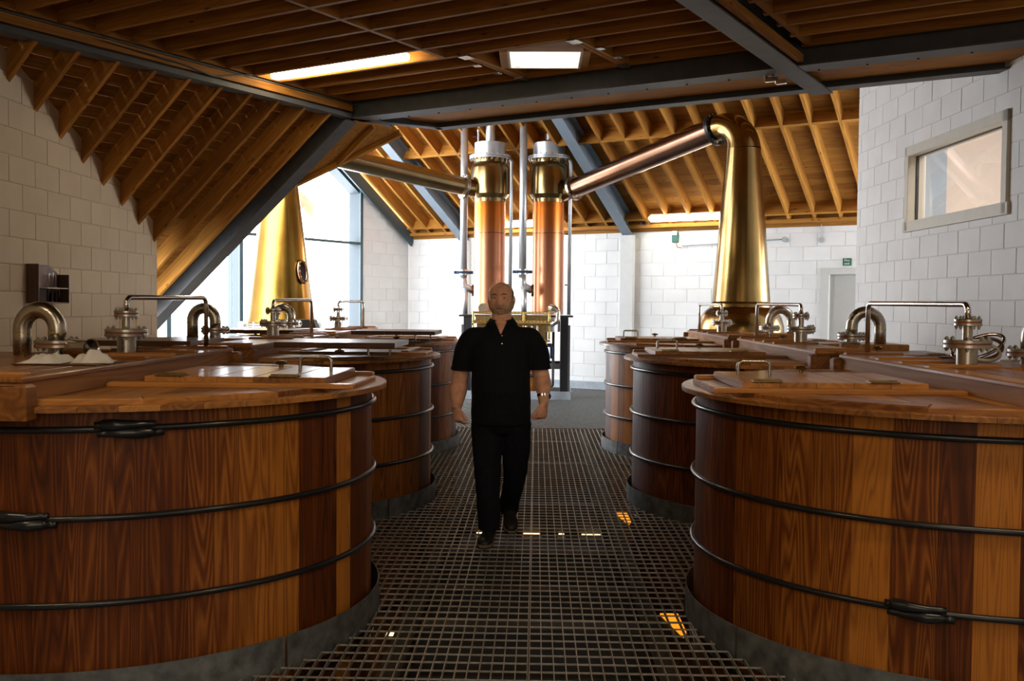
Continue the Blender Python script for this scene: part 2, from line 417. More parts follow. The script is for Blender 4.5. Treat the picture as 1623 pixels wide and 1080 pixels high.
# its end face towards the hall and room behind the window
bm = bmesh.new()
add_prism(bm, [(0, 0), (0, 5.3), (-.001, 5.3), (-.001, 0)], 0, 0)if False else None
ex = Vector((1, .04, 0)).normalized()
mt = frame_mtx(WR, ex, Vector((0, 0, 1)), Vector((0, 1, 0)))
add_box(bm, (2.0, 2.65, -.06), (3.6, 5.3, .12), mt)
obj('wall_end', bm, 'white_block', kind='structure')
# office behind the wall window
ro = empty('office_room', kind='structure')
mt = frame_mtx(WR, dr, Vector((0, 0, 1)), nr)
def wbox(s0, s1, z0, z1, n0, n1, name, mat):
    bm = bmesh.new(); add_box(bm, ((s0 + s1) / 2, (z0 + z1) / 2, (n0 + n1) / 2), (s1 - s0, z1 - z0, n1 - n0), mt); obj(name, bm, mat, ro)
wbox(.3, 6.0, 1.2, 4.4, -2.5, -2.4, 'plaster_back', 'room_plaster')
wbox(.2, .3, 1.2, 4.4, -2.5, -.98, 'plaster_side', 'room_plaster')
wbox(.2, .34, 1.2, 4.4, -.98, -.22, 'plaster_side', 'room_plaster_blue')
wbox(6.0, 6.1, 1.2, 4.4, -2.5, -.22, 'plaster_side', 'room_plaster')
wbox(.2, 6.1, 4.3, 4.4, -2.5, -.22, 'plaster_ceiling', 'room_plaster')
wbox(.2, 6.1, 1.2, 1.3, -2.5, -.22, 'plaster_floor', 'room_plaster')
P = mt @ Vector((3.0, 4.2, -1.2))
lo = area_light('office_fill', P, (0, 0, 0), 2.0, .6, 105, (1, .92, .87))  # unseen area light added to brighten the room behind the pane
# window in the wall
w2 = empty('window_2', kind='structure', label=None)
def wadd(lst, name, mat, par):
    bm = bmesh.new()
    for (s0, s1, z0, z1, n0, n1) in lst: add_box(bm, ((s0 + s1) / 2, (z0 + z1) / 2, (n0 + n1) / 2), (abs(s1 - s0), z1 - z0, n1 - n0), mt, .003)
    return obj(name, bm, mat, par)
s0, z0, s1, z1 = win
e = .075
for q in ((s0 - .02, s0 + e, z0 - .03, z1 + .03), (s1 - e, s1 + .02, z0 - .03, z1 + .03), (s0 - .02, s1 + .02, z1 - e, z1 + .03), (s0 - .05, s1 + .05, z0 - .04, z0 + e)):
    wadd([(q[0], q[1], q[2], q[3], -.16, .03)], 'window_frame', 'cream_frame', w2)
wadd([(s0 + e, s1 - e, z0 + e, z1 - e, -.10, -.095)], 'pane', 'office_glass', w2)
wadd([(s0 + e, s1 - e, z1 - e - .012, z1 - e, -.09, -.06), (s0 + e, s0 + e + .012, z0 + e, z1 - e, -.09, -.06)], 'glazing_seal', 'rubber', w2)

# back wall of the hall: v = 16.69
VB = 16.69
door = (-4.25, 0, -3.15, 2.2)
mtB = frame_mtx(UV(-12.75, VB), A, Vector((0, 0, 1)), -B)
block_wall('wall_back', UV(-12.75, VB), A, -B, 11.0, 2.95, 'white_block', 'white_mortar', holes=[(door[0] + 12.75, 0, door[2] + 12.75, 2.2)], block_range=(0, 9.3, 0.0, 2.95), off=.1)
# gable wall with the tall window: u = -12.72, s runs from the back corner towards the viewer
UG = -12.72; SB = .615
hg = 2.95
V_WIN0, V_WIN1 = 1.47, 6.15      # distances from the back corner
SLW = [(-SB, 1, hg)]             # z <= hg + SB*s
ridge = 5.35
halfs = [(-SB, 1, hg), (SB, 1, hg + 2 * SB * ridge)]
g1 = block_wall('wall_gable', UV(UG, VB), -B, A, V_WIN0, 4.2, 'white_block', 'white_mortar', halfs=halfs, off=.05)
bm = bmesh.new(); mtG = frame_mtx(UV(UG, VB), -B, Vector((0, 0, 1)), A)
pl = [(V_WIN1, -.3), (10.5, -.3), (10.5, 9), (V_WIN1, 9)]
for h in halfs: pl = clip(pl, *h)
add_prism(bm, pl, -.2, 0, 0, mtG)
pl = [(V_WIN0, 3), (V_WIN1, 3), (V_WIN1, 9), (V_WIN0, 9)]
for h in halfs: pl = clip(pl, *h)
pl = clip(pl, SB, -1, -(hg - .12))        # keep above the window's slanted head
pl = clip(pl, -SB, -1, -(hg - .12 + 2 * SB * ridge)) if False else pl
add_prism(bm, pl, -.2, 0, 0, mtG); bmesh.ops.recalc_face_normals(bm, faces=bm.faces)
obj('wall_gable_core', bm, 'white_block', g1)
# tall window
w1 = empty('window_1', kind='structure')
def gbox(s0, s1, z0, z1, n0, n1, name, mat, par=None, ch=0):
    bm = bmesh.new(); add_box(bm, ((s0 + s1) / 2, (z0 + z1) / 2, (n0 + n1) / 2), (s1 - s0, z1 - z0, n1 - n0), mtG); return obj(name, bm, mat, par or w1)
def mull(s, w, z0, z1):
    gbox(s - w / 2, s + w / 2, z0, z1, -.28, -.02, 'mullion', 'window_reveal')
    gbox(s - w / 2 - .004, s + w / 2 + .004, z0, z1, -.02, .012, 'mullion_cap', 'window_metal')
mull(V_WIN0 + .03, .07, .05, hg - .12 + SB * V_WIN0 + .02)
mull(4.62, .07, .05, 5.6); mull(V_WIN1 - .03, .07, .05, 5.0)
for sa, sb in ((V_WIN0 + .06, 4.58), (4.66, V_WIN1 - .06)):
    gbox(sa, sb, 2.70, 2.75, -.2, .0, 'transom', 'window_metal')
    gbox(sa, sb, .05, .12, -.2, .0, 'transom', 'window_metal')
# slanted head
bm = bmesh.new()
add_prism(bm, [(V_WIN0, hg - .12 + SB * V_WIN0), (ridge, hg - .12 + SB * ridge), (ridge, hg - .20 + SB * ridge), (V_WIN0, hg - .20 + SB * V_WIN0)], -.28, -.02, 0, mtG)
bmesh.ops.recalc_face_normals(bm, faces=bm.faces); obj('window_head', bm, 'window_reveal', w1)
bm = bmesh.new()
add_prism(bm, [(V_WIN0, hg - .10 + SB * V_WIN0), (ridge, hg - .10 + SB * ridge), (ridge, hg - .14 + SB * ridge), (V_WIN0, hg - .14 + SB * V_WIN0)], -.02, .012, 0, mtG)
bmesh.ops.recalc_face_normals(bm, faces=bm.faces); obj('window_head_cap', bm, 'window_metal', w1)
gbox(V_WIN0 + .06, 4.58, .1, 6, -.16, -.155, 'pane', 'pane_glass').data
gbox(4.66, V_WIN1 - .06, .1, 6, -.16, -.155, 'pane', 'pane_glass')
# eaves board outside, seen through the window
bm = bmesh.new()
add_prism(bm, [(1.55, 3.25), (6.0, 3.25 + SB * 4.45), (6.0, 3.55 + SB * 4.45), (1.55, 3.55)], -1.25, -1.2, 0, mtG)
bmesh.ops.recalc_face_normals(bm, faces=bm.faces); obj('eaves_board', bm, 'outer_timber', kind='structure')

# ------------------------------------------------------------------ roof of the still hall
def hz(v): return hg + SB * (VB - v)          # underside of the rafters, back slope
RD = .22
roof = empty('roof', kind='structure')
th = math.atan(SB)
def slope_beam(u, v0, v1, zoff, w, dpt, name, mat, par, tone=None, zf=hz):
    """member following the slope; zoff vertical offset of its underside"""
    p0 = UV(u, v0, zf(v0) + zoff); p1 = UV(u, v1, zf(v1) + zoff)
    bm = bmesh.new(); mt = frame_mtx(p0, (p1 - p0).normalized(), A, (p1 - p0).normalized().cross(A)); L = (p1 - p0).length
    up = (p1 - p0).normalized().cross(A)
    if up.z < 0: up = -up
    o_len = L
    b2 = box((L / 2, 0, dpt / 2), (L, w, dpt))
    o = obj(name, b2, mat, par, tone=tone)
    xx = (p1 - p0).normalized(); o.matrix_world = frame_mtx(p0, xx, up.cross(xx), up)
    bm.free(); return o
us = []
u = -12.5
while u < 1.5:
    if min(abs(u - s_) for s_ in (-12.72, -11.3, -7.71, -3.9 + .0)) > .13: us.append(u)
    u += .4
us = [-12.45, -12.1, -11.7] + [-11.3 + .4 * k for k in range(1, 9)] + [-7.71 + .42 * k for k in range(1, 22)]
for u in us:
    slope_beam(u, VB - .02, VB - ridge, 0, .045, RD, 'rafter', 'joist_pine', roof)
# front slope of the hall roof (mostly unseen) down to the flat ceiling
def hz2(v): return hz(VB - ridge) - SB * ((VB - ridge) - v)
for u in us[::2]:
    slope_beam(u, VB - ridge, 10.45, 0, .045, RD, 'rafter', 'joist_pine', roof, zf=hz2)
# boards
cs = math.cos(th); pw = .145; L = ridge / cs; npk = int(L / pw) + 1
bp = box((0, 0, 0), (14.6, pw - .004, .022)); mep = bpy.data.meshes.new('plank'); bp.to_mesh(mep); bp.free(); mep.materials.append(MATS['plank_pine'])
for k in range(npk):
    d_ = (k + .5) * pw * cs; v = VB - d_
    o = inst('plank', mep, roof); z = hz(v) + RD / cs + .012
    sl_dir = (UV(0, -1, SB)).normalized(); o.matrix_world = frame_mtx(UV(-12.75 + 7.3, v, z), A, -sl_dir, A.cross(-sl_dir))
for k in range(0, int((VB - ridge - 9.9) / cs / pw) + 1):
    d_ = (k + .5) * pw * cs; v = VB - ridge - d_
    o = inst('plank', mep, roof); z = hz2(v) + RD / cs + .012
    sl_dir = (UV(0, 1, SB)).normalized(); o.matrix_world = frame_mtx(UV(-12.75 + 7.3, v, z), A, sl_dir, A.cross(sl_dir))
bm = bmesh.new()
for zf, va, vb_ in ((hz, VB + .3, VB - ridge), (hz2, VB - ridge, 9.8)):
    q = [UV(-13.2, va, zf(va) + RD / cs + .06), UV(2.2, va, zf(va) + RD / cs + .06), UV(2.2, vb_, zf(vb_) + RD / cs + .06), UV(-13.2, vb_, zf(vb_) + RD / cs + .06)]
    vs = [bm.verts.new(x) for x in q] + [bm.verts.new(x + Vector((0, 0, .1))) for x in q]
    for f in ((0, 1, 2, 3), (7, 6, 5, 4), (0, 4, 5, 1), (1, 5, 6, 2), (2, 6, 7, 3), (3, 7, 4, 0)): bm.faces.new([vs[i] for i in f])
bmesh.ops.recalc_face_normals(bm, faces=bm.faces); obj('roof_deck', bm, 'plank_pine', roof)
# blocking pieces between the rafters
allu = sorted(us + [-12.72, -11.3, -7.71])
for vv, zo in ((14.65, 0.0), (VB - .22, 0.0), (12.6, 0)):
    for i in range(len(allu) - 1):
        ua, ub = allu[i], allu[i + 1]
        if ub - ua < .2: continue
        b2 = box(((ub - ua) / 2, 0, RD / 2), (ub - ua - .045, .045, RD)); o = obj('blocking', b2, 'joist_pine', roof)
        up = UV(0, SB, 1).normalized(); o.matrix_world = frame_mtx(UV(ua, vv, hz(vv)), A, up.cross(A), up)
o = obj('eaves_closer', box((6.1, 0, .16), (12.4, .03, .40)), 'plank_pine', roof, tone=.3); o.matrix_world = frame_mtx(UV(-12.75, VB - .0, hg - .02), A, B, Vector((0, 0, 1)))
# wall plate boards
o = obj('wall_plate', box((0, 0, 0), (12.2, .12, .06)), 'joist_pine', roof, tone=.35); o.matrix_world = frame_mtx(UV(-12.7 + 6.1, VB - .06, hg + .035), A, B, Vector((0, 0, 1)))
# steel rafters
def ibeam(L, h, w, tf=.014, tw=.010):
    return boxes([((L / 2, 0, tf / 2), (L, w, tf)), ((L / 2, 0, h - tf / 2), (L, w, tf)), ((L / 2, 0, h / 2), (L, tw, h - 2 * tf))])
for u, w in ((-12.60, .10), (-11.3, .20), (-7.71, .20)):
    p0 = UV(u, VB - .02, hz(VB) - .14); p1 = UV(u, VB - ridge, hz(VB - ridge) - .14); xx = (p1 - p0).normalized(); up = xx.cross(A)
    if up.z < 0: up = -up
    b2 = ibeam((p1 - p0).length, .30, w) if w > .15 else box(((p1 - p0).length / 2, 0, .05), ((p1 - p0).length, .03, .24))
    o = obj('steel_rafter', b2, 'light_grey_steel' if w > .15 else 'window_metal', kind='structure'); o.matrix_world = frame_mtx(p0, xx, up.cross(xx), up)
# pilasters under them
for u in (-7.71, -11.3):
    o = obj('pilaster', box((0, 0, 1.42), (.26, .10, 2.84), .006), 'white_trim', kind='structure'); o.matrix_world = frame_mtx(UV(u, VB - .05, 0), A, B, Vector((0, 0, 1)))
# kerb along the back wall
o = obj('baseboard_back', box((4.2, 0, .075), (8.4, .05, .15), .006), 'plinth', kind='structure'); o.matrix_world = frame_mtx(UV(-12.7, VB - .03, 0), A, B, Vector((0, 0, 1)))
# door in the back wall
dr1 = empty('door_1', kind='structure')
def bbox(u0, u1, z0, z1, n0, n1, name, mat, par, bev=0):
    bm = bmesh.new(); add_box(bm, ((u0 + u1) / 2 + 12.75, (z0 + z1) / 2, (n0 + n1) / 2), (u1 - u0, z1 - z0, n1 - n0), mtB, bev); return obj(name, bm, mat, par)
for (u0, u1, z0, z1) in ((-4.25, -4.12, 0, 2.2), (-3.28, -3.15, 0, 2.2), (-4.12, -3.28, 2.1, 2.2)):
    bbox(u0, u1, z0, z1, -.12, .025, 'door_frame', 'door_trim', dr1, .004)
bbox(-4.12, -3.28, 0.01, 2.1, -.10, -.06, 'door_leaf', 'door_paint', dr1)

# ------------------------------------------------------------------ flat ceiling
ZJ = 3.88; JH = .2
ceil = empty('ceiling', kind='structure')
UE = -7.74; UC0, UC1 = -2.73, -2.54
jme = {}
def joist(u0, u1, v, z=ZJ, h=JH, w=.045, name='joist', mat='joist_pine', tone=None, par=None):
    L = round(u1 - u0, 3); key = (L, h, w, mat)
    if key not in jme:
        b2 = box((L / 2, 0, h / 2), (L, w, h), .002); me = bpy.data.meshes.new(name); b2.to_mesh(me); b2.free(); me.materials.append(MATS[mat]); jme[key] = me
    o = inst(name, jme[key], par or ceil, tone=tone); o.matrix_world = frame_mtx(UV(u0, v, z), A, B, Vector((0, 0, 1))); return o
vs_ = [8.93 - .368 * k for k in range(0, 32)]
TR0, TR1 = -5.33, -4.18
for k, v in enumerate(vs_):
    if k in (1, 2):
        joist(UE + .03, TR0 - .03, v); joist(TR1 + .03, UC0 + .02, v)
    else: joist(UE + .03, UC0 + .02, v)
    joist(UC1 + .06, 3.6, v, z=ZJ - .03)
def bjoist(u, v0, v1, z=ZJ, h=JH, w=.045, name='joist', mat='joist_pine', tone=None, par=None):
    o = obj(name, box(((v1 - v0) / 2, 0, h / 2), (v1 - v0, w, h), .002), mat, par or ceil, tone=tone)
    o.matrix_world = frame_mtx(UV(u, v0, z), B, -A, Vector((0, 0, 1))); return o
# doubled trimmers beside the roof light with their steel hangers
hang = box((0, 0, 0), (.11, .13, .012), .002); hme = bpy.data.meshes.new('joist_hanger'); hang.to_mesh(hme); hang.free(); hme.materials.append(MATS['stainless'])
for uu in (TR0, TR1):
    for dd in (-.026, .026): bjoist(uu + dd, 7.83 + .025, 8.93 - .025, name='trimmer')
    for vv in (7.87, 8.89): o = inst('joist_hanger', hme, ceil); o.matrix_world = frame_mtx(UV(uu, vv, ZJ - .007), A, B, Vector((0, 0, 1)))
    for vv in (8.562, 8.194):
        o = inst('joist_hanger', hme, ceil, scale=(.6, .6, 1)); o.matrix_world = frame_mtx(UV(uu + (-.09 if uu == TR0 else .09), vv, ZJ - .007), A * .6, B * .6, Vector((0, 0, 1)))
joist(TR0, TR1, 7.80, name='trimmer'); 
# row of blocking across the bays
for k in range(3, 20):
    v0 = vs_[k] - .368 + .0225
    bjoist(-5.55, v0, v0 + .368 - .045, name='blocking')
for k in range(4, 14, 4): pass
# extra blocking by the edge beam and beside the crossing beam (ends of the joists)
for k in range(0, 24):
    v0 = vs_[k] - .368 + .0225
    bjoist(UE + .06, v0, v0 + .323, name='blocking', tone=.15)
    bjoist(UC1 + .12, v0, v0 + .323, z=ZJ - .03, name='blocking', tone=.3)
# boards above the joists
nb = 70
bme = bpy.data.meshes.new('floorboard'); b2 = box((0, 0, 0), (.165, 14.2, .02)); b2.to_mesh(bme); b2.free(); bme.materials.append(MATS['plank_pine'])
uu = UE
while uu < 3.7:
    v1 = 9.0; 
    if TR0 - .1 < uu < TR1 + .1:   # stop either side of the roof light
        for (va, vb_) in ((-4.2, 7.8),):
            o = obj('floorboard', box((0, (va + vb_) / 2, 0), (.165, vb_ - va, .02)), 'plank_pine', ceil)
            o.matrix_world = frame_mtx(UV(uu + .085, 0, ZJ + JH + .012), A, B, Vector((0, 0, 1)))
    else:
        o = inst('floorboard', bme, ceil); o.matrix_world = frame_mtx(UV(uu + .085, 1.9, ZJ + JH + .012), A, B, Vector((0, 0, 1)))
    uu += .168
# light shaft of the roof light, square to the aisle
sk = empty('roof_light', kind='structure')
X0, X1, Y0, Y1 = -.27, .385, 9.30, 9.93
zt = 4.5
for (cx, cy, sx_, sy_) in ((X0 - .012, (Y0 + Y1) / 2, .024, Y1 - Y0), (X1 + .012, (Y0 + Y1) / 2, .024, Y1 - Y0), ((X0 + X1) / 2, Y0 - .012, X1 - X0 + .048, .024), ((X0 + X1) / 2, Y1 + .012, X1 - X0 + .048, .024)):
    obj('shaft_lining', box((cx, cy, (ZJ + zt) / 2), (sx_, sy_, zt - ZJ)), 'light_pine', sk)
for (cx, cy, sx_, sy_) in ((X0 - .06, (Y0 + Y1) / 2, .07, Y1 - Y0 + .05), (X1 + .06, (Y0 + Y1) / 2, .07, Y1 - Y0 + .05)):
    obj('shaft_casing', box((cx, cy, ZJ + .06), (sx_, sy_, .12), .003), 'joist_pine', sk)
# deck panels closing the ceiling around the shaft
obj('shaft_deck', boxes([((-.75, 9.6, 4.10), (.9, 1.7, .02)), ((.9, 9.5, 4.10), (.95, 1.7, .02)), ((.05, 10.25, 4.10), (.75, .6, .02)), ((.05, 8.95, 4.10), (.75, .62, .02))]), 'plank_pine', sk)
obj('pane', box(((X0 + X1) / 2, (Y0 + Y1) / 2, zt), (X1 - X0, Y1 - Y0, .01)), 'pane_glass', sk)
# steel frame of the ceiling
def steel(name, p0, p1, h, w, mat='grey_steel', z=3.7):
    xx = (p1 - p0).normalized(); b2 = ibeam((p1 - p0).length, h, w)
    up = Vector((0, 0, 1)); o = obj(name, b2, mat, kind='structure'); o.matrix_world = frame_mtx(p0, xx, up.cross(xx), up); return o
steel('steel_edge_beam', UV(UE - .02, -4, 3.7), UV(UE - .02, 9.15, 3.7), .17, .16)
o = obj('steel_edge_plate', box((6.5, 0, .025), (13, .012, .05)), 'grey_steel', kind='structure'); o.matrix_world = frame_mtx(UV(UE + .062, -4, 3.7), B, -A, Vector((0, 0, 1)))
obj('edge_timber', box((0, 0, 0), (.001, .001, .001)), 'joist_pine', ceil) if False else None
o = obj('edge_timber', box((6.5, 0, .035), (13, .05, .075)), 'joist_pine', ceil, tone=.25); o.matrix_world = frame_mtx(UV(UE + .045, -4, 3.775), B, -A, Vector((0, 0, 1)))
steel('steel_beam', UV(UE - .1, 9.12, 3.7), UV(3.6, 9.12, 3.7), .36, .26)
steel('steel_beam', UV(UE + .5, 10.08, 3.7), UV(3.6, 10.08, 3.7), .30, .18)
steel('steel_beam', UV((UC0 + UC1) / 2, -4, 3.694), UV((UC0 + UC1) / 2, 10.27, 3.694), .36, .2)
steel('steel_beam', UV(UE, 9.1, 3.7), UV(UE + .55, 10.1, 3.7), .2, .14)
o = obj('edge_timber', box((6.5, 0, .0), (13, .05, .07)), 'joist_pine', ceil, tone=.6); o.matrix_world = frame_mtx(UV(UC1 + .03, -4, 3.765), B, -A, Vector((0, 0, 1)))
for v in (9.4, 9.66, 9.92): joist(UE + .4, 3.6, v, z=3.80, h=.2)
joist(UE + .4, 3.6, 9.75, z=3.76, h=.02, w=.5, name='soffit_board', tone=.2)
# bolts under the beam flange
bm = bmesh.new()
for k in range(26):
    uu = UE + .3 + k * .42
    for dv in (.09,): add_lathe(bm, [(.011, 0), (.011, .012)], 6, Matrix.Translation(UV(uu, 9.12 + dv, 3.687)))
obj('bolt_row', bm, 'dark_steel_ring', kind='structure')
# lid over the ceiling and walls closing the room behind the camera
obj('ceiling_deck', box((0, 0, 0), (.01, .01, .01)), 'plank_pine', ceil) if False else None
bm = bmesh.new(); 
mtc = frame_mtx(UV(0, 0, 0), A, B, Vector((0, 0, 1)))
for r in sub_rect([(UE - .2, -5, 4.2, 10.3)], (-5.2, 7.85, -4.25, 8.9)):
    add_box(bm, ((r[0] + r[2]) / 2, (r[1] + r[3]) / 2, 4.2), (r[2] - r[0], r[3] - r[1], .12), mtc)
obj('ceiling_deck', bm, 'plank_pine', ceil)
# upstand between the flat ceiling and the hall roof
bm = bmesh.new(); add_box(bm, (-3.0, 10.25, 5.0), (12.0, .08, 2.0), mtc); obj('upstand', bm, 'plank_pine', ceil)
obj('wall_behind', box((0, -2.6, 2.2), (12, .2, 4.6)), 'cream_block', kind='structure')

# ------------------------------------------------------------------ sloping ceiling on the beige wall side
slp = empty('ceiling_slope', kind='structure')
def hl(u): return 3.7 + SL * (u - UE)
thl = math.atan(SL); csl = math.cos(thl); LS = 4.2
dn = (UV(-1, 0, -SL)).normalized(); upl = B.cross(dn)
if upl.z < 0: upl = -upl
rb = box((LS / 2, 0, .19 / 2), (LS, .045, .19), .002); rme = bpy.data.meshes.new('rafter'); rb.to_mesh(rme); rb.free(); rme.materials.append(MATS['joist_pine'])
for k in range(-11, 10):
    v = 5.09 + .4 * k
    o = inst('rafter', rme, slp); o.matrix_world = frame_mtx(UV(UE, v, 3.7), dn, upl.cross(dn), upl)
pb = box((0, 0, 0), (.148, 9.9, .02)); pme = bpy.data.meshes.new('plank'); pb.to_mesh(pme); pb.free()
pme2 = pme; pme2.materials.append(MATS['plank_pine'])
def plank_y(w, L, nm):
    b2 = box((0, 0, 0), (L, w, .02)); me = bpy.data.meshes.new(nm); b2.to_mesh(me); b2.free(); me.materials.append(MATS['plank_pine']); return me
pme = plank_y(.146, 10.4, 'plank')
for k in range(-3, 28):
    c = UV(UE, 4.0, 3.7) + dn * (.075 + .15 * k) + upl * .205
    o = inst('plank', pme, slp); o.matrix_world = frame_mtx(c, B, (upl.cross(B)), upl)
o = obj('slope_deck', box((2.0, 4.0, .27), (5.2, 10.4, .08)), 'plank_pine', slp); o.matrix_world = frame_mtx(UV(UE, 0, 3.7), dn, upl.cross(dn), upl)
# sloping steel at its end
p0 = UV(UE, 9.0, 3.72) + upl * (-.06); 
o = obj('steel_rafter', boxes([((2.3, 0, .0), (4.6, .20, .016)), ((2.3, 0, .15), (4.6, .012, .30)), ((2.3, 0, .30), (4.6, .2, .016))]), 'grey_steel', kind='structure'); o.matrix_world = frame_mtx(p0, dn, upl.cross(dn), upl)
# valley infill beyond the steel: boards cut to a triangle
tri = [(0, .12), (0, .98), (1.15, .12)]
bm = bmesh.new(); mtv = frame_mtx(UV(UE, 9.0, 3.7), dn, upl.cross(dn), upl)
sgn = 1 if (upl.cross(dn)).dot(B) > 0 else -1
add_prism(bm, [(x, y * sgn) for x, y in tri], .0, .03, 0, mtv); bmesh.ops.recalc_face_normals(bm, faces=bm.faces)
obj('valley_board', bm, 'joist_pine', slp, tone=.1)
for (a_, b_) in (((0, .45), (.72, .45)), ((-.0, .98), (1.15, .12))):
    q0 = mtv @ Vector((a_[0], a_[1] * sgn, -.03)); q1 = mtv @ Vector((b_[0], b_[1] * sgn, -.03)); xx = (q1 - q0).normalized()
    o = obj('valley_rafter', box(((q1 - q0).length / 2, 0, 0), ((q1 - q0).length, .045, .06)), 'joist_pine', slp); up = upl; yy = up.cross(xx).normalized(); o.matrix_world = frame_mtx(q0, xx, yy, xx.cross(yy))

# ------------------------------------------------------------------ washback positions
TUBS = [(-2.08, 5.01), (-2.09, 8.05), (-2.125, 11.09), (2.06, 5.02), (2.03, 8.08), (2.02, 11.10)]
RB, RK = 1.240, 1.280
# ------------------------------------------------------------------ grating floor
floor = empty('floor', kind='structure')
def minus_discs(fixed, lo, hi, axis, discs):
    segs = [(lo, hi)]
    for (cx, cy, r) in discs:
        dd = fixed - (cx if axis == 'Y' else cy)
        if abs(dd) >= r: continue
        h = math.sqrt(r * r - dd * dd); c_ = cy if axis == 'Y' else cx
        out = []
        for (p_, q_) in segs:
            if q_ <= c_ - h or p_ >= c_ + h: out.append((p_, q_)); continue
            if p_ < c_ - h: out.append((p_, c_ - h))
            if q_ > c_ + h: out.append((c_ + h, q_))
        segs = out
    return [s_ for s_ in segs if s_[1] - s_[0] > .01]
def grate_panel(x0, x1, y0, y1, discs, far=None):
    V = []; Fc = []
    def bar(ax, ay, bx, by, w, z0, z1):
        i = len(V)
        for z in (z0, z1):
            V.extend(((ax, ay, z), (bx, ay, z), (bx, by, z), (ax, by, z)))
        Fc.extend(((i + 3, i + 2, i + 1, i), (i + 4, i + 5, i + 6, i + 7), (i, i + 1, i + 5, i + 4), (i + 1, i + 2, i + 6, i + 5), (i + 2, i + 3, i + 7, i + 6), (i + 3, i, i + 4, i + 7)))
    w = .0042
    # bearing bars along the aisle, twisted cross rods across
    nx = max(1, round((x1 - x0) / .052))
    for i in range(nx + 1):
        x = x0 + .004 + (x1 - x0 - .008) * i / nx
        for (p_, q_) in minus_discs(x, y0 + .003, y1 - .003, 'Y', discs): bar(x - w / 2, p_, x + w / 2, q_, w, -.022, 0)
    ny = max(1, round((y1 - y0) / .1))
    for i in range(ny + 1):
        y = y0 + .004 + (y1 - y0 - .008) * i / ny
        for (p_, q_) in minus_discs(y, x0 + .003, x1 - .003, 'X', discs): bar(p_, y - .0024, q_, y + .0024, w, -.008, -.001)
    return obj('grating_panel', (V, Fc), 'grating_steel', floor)
DISC = [(x, y, RK + .012) for x, y in TUBS]
xs = [-3.35, -1.95, -.89, .0, .88, 1.95, 3.35]; ys = [1.2, 2.9, 4.9, 6.95, 9.0, 10.8, 12.62]
xs = [-4.45, -3.35, -1.2, -.02, 1.2, 3.35, 4.05]
for i in range(len(xs) - 1):
    for j in range(len(ys) - 1):
        grate_panel(xs[i], xs[i + 1], ys[j], ys[j + 1], DISC)
# closer woven grating in the hall, turned with the building
V = []; Fc = []
def hall_ok(P): return P.y > 12.64 and P.x > -5.6
def fine_grid(name, du):
    V = []; Fc = []
    def bar(p, q, w, z0, z1):
        d = (q - p).normalized(); nn = Vector((-d.y, d.x, 0)) * (w / 2); i = len(V)
        for z in (z0, z1):
            for c_ in (p - nn, q - nn, q + nn, p + nn): V.append((c_.x, c_.y, z))
        Fc.extend(((i + 3, i + 2, i + 1, i), (i + 4, i + 5, i + 6, i + 7), (i, i + 1, i + 5, i + 4), (i + 1, i + 2, i + 6, i + 5), (i + 2, i + 3, i + 7, i + 6), (i + 3, i, i + 4, i + 7)))
    def clipseg(p, q):
        # keep y > 12.64
        if p.y > 12.64 and q.y > 12.64: return p, q
        if p.y <= 12.64 and q.y <= 12.64: return None
        s_ = (12.64 - p.y) / (q.y - p.y); c_ = p + (q - p) * s_
        return (c_, q) if q.y > 12.64 else (p, c_)
    dirs = [((A + B).normalized(), (A - B).normalized())]
    for d, nrm_ in ((dirs[0][0], dirs[0][1]), (dirs[0][1], dirs[0][0])):
        k = -14.0
        while k < 14.0:
            c_ = UV(-6.0, 13.2) + nrm_ * k; p = c_ - d * 12; q = c_ + d * 12
            # clip to hall rectangle in u, v
            for (ax, lo, hi) in ((A, -12.7, 0.5), (B, 8.0, VB - .06)):
                if p is None: break
                pu, qu = p.dot(ax), q.dot(ax)
                if pu > qu: p, q, pu, qu = q, p, qu, pu
                if qu < lo or pu > hi: p = None; break
                if pu < lo: p = p + (q - p) * ((lo - pu) / (qu - pu)); pu = lo
                if qu > hi: q = p + (q - p) * ((hi - pu) / (qu - pu))
            if p is not None:
                r = clipseg(p, q)
                if r: bar(r[0], r[1], .012 , -.02, 0)
            k += du
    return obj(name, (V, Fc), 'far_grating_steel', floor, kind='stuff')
fine_grid('woven_grating', .052)
obj('edge_angle', box((0, 12.635, -.02), (9.2, .018, .05)), 'galvanised', floor)
# under the grating: bearers, lower floor, pit walls
pit = empty('floor_lower', kind='structure')
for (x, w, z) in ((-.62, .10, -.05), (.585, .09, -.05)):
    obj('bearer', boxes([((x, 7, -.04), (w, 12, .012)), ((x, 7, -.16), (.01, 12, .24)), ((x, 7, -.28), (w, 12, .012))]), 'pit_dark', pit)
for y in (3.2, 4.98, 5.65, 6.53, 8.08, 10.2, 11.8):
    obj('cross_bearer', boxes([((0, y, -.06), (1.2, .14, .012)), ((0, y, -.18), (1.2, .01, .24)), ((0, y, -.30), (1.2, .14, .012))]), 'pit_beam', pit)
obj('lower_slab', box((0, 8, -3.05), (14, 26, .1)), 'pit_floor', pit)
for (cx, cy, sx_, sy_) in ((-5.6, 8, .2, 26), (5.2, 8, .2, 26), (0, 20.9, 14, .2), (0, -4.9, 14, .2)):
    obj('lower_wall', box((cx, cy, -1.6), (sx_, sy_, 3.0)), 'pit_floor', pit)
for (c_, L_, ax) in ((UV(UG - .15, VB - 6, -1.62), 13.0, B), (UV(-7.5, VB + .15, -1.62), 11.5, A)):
    o = obj('lower_wall', box((0, 0, 0), (L_, .2, 3.3)), 'pit_floor', pit); o.matrix_world = frame_mtx(c_, ax, Vector((0, 0, 1)).cross(ax), Vector((0, 0, 1)))
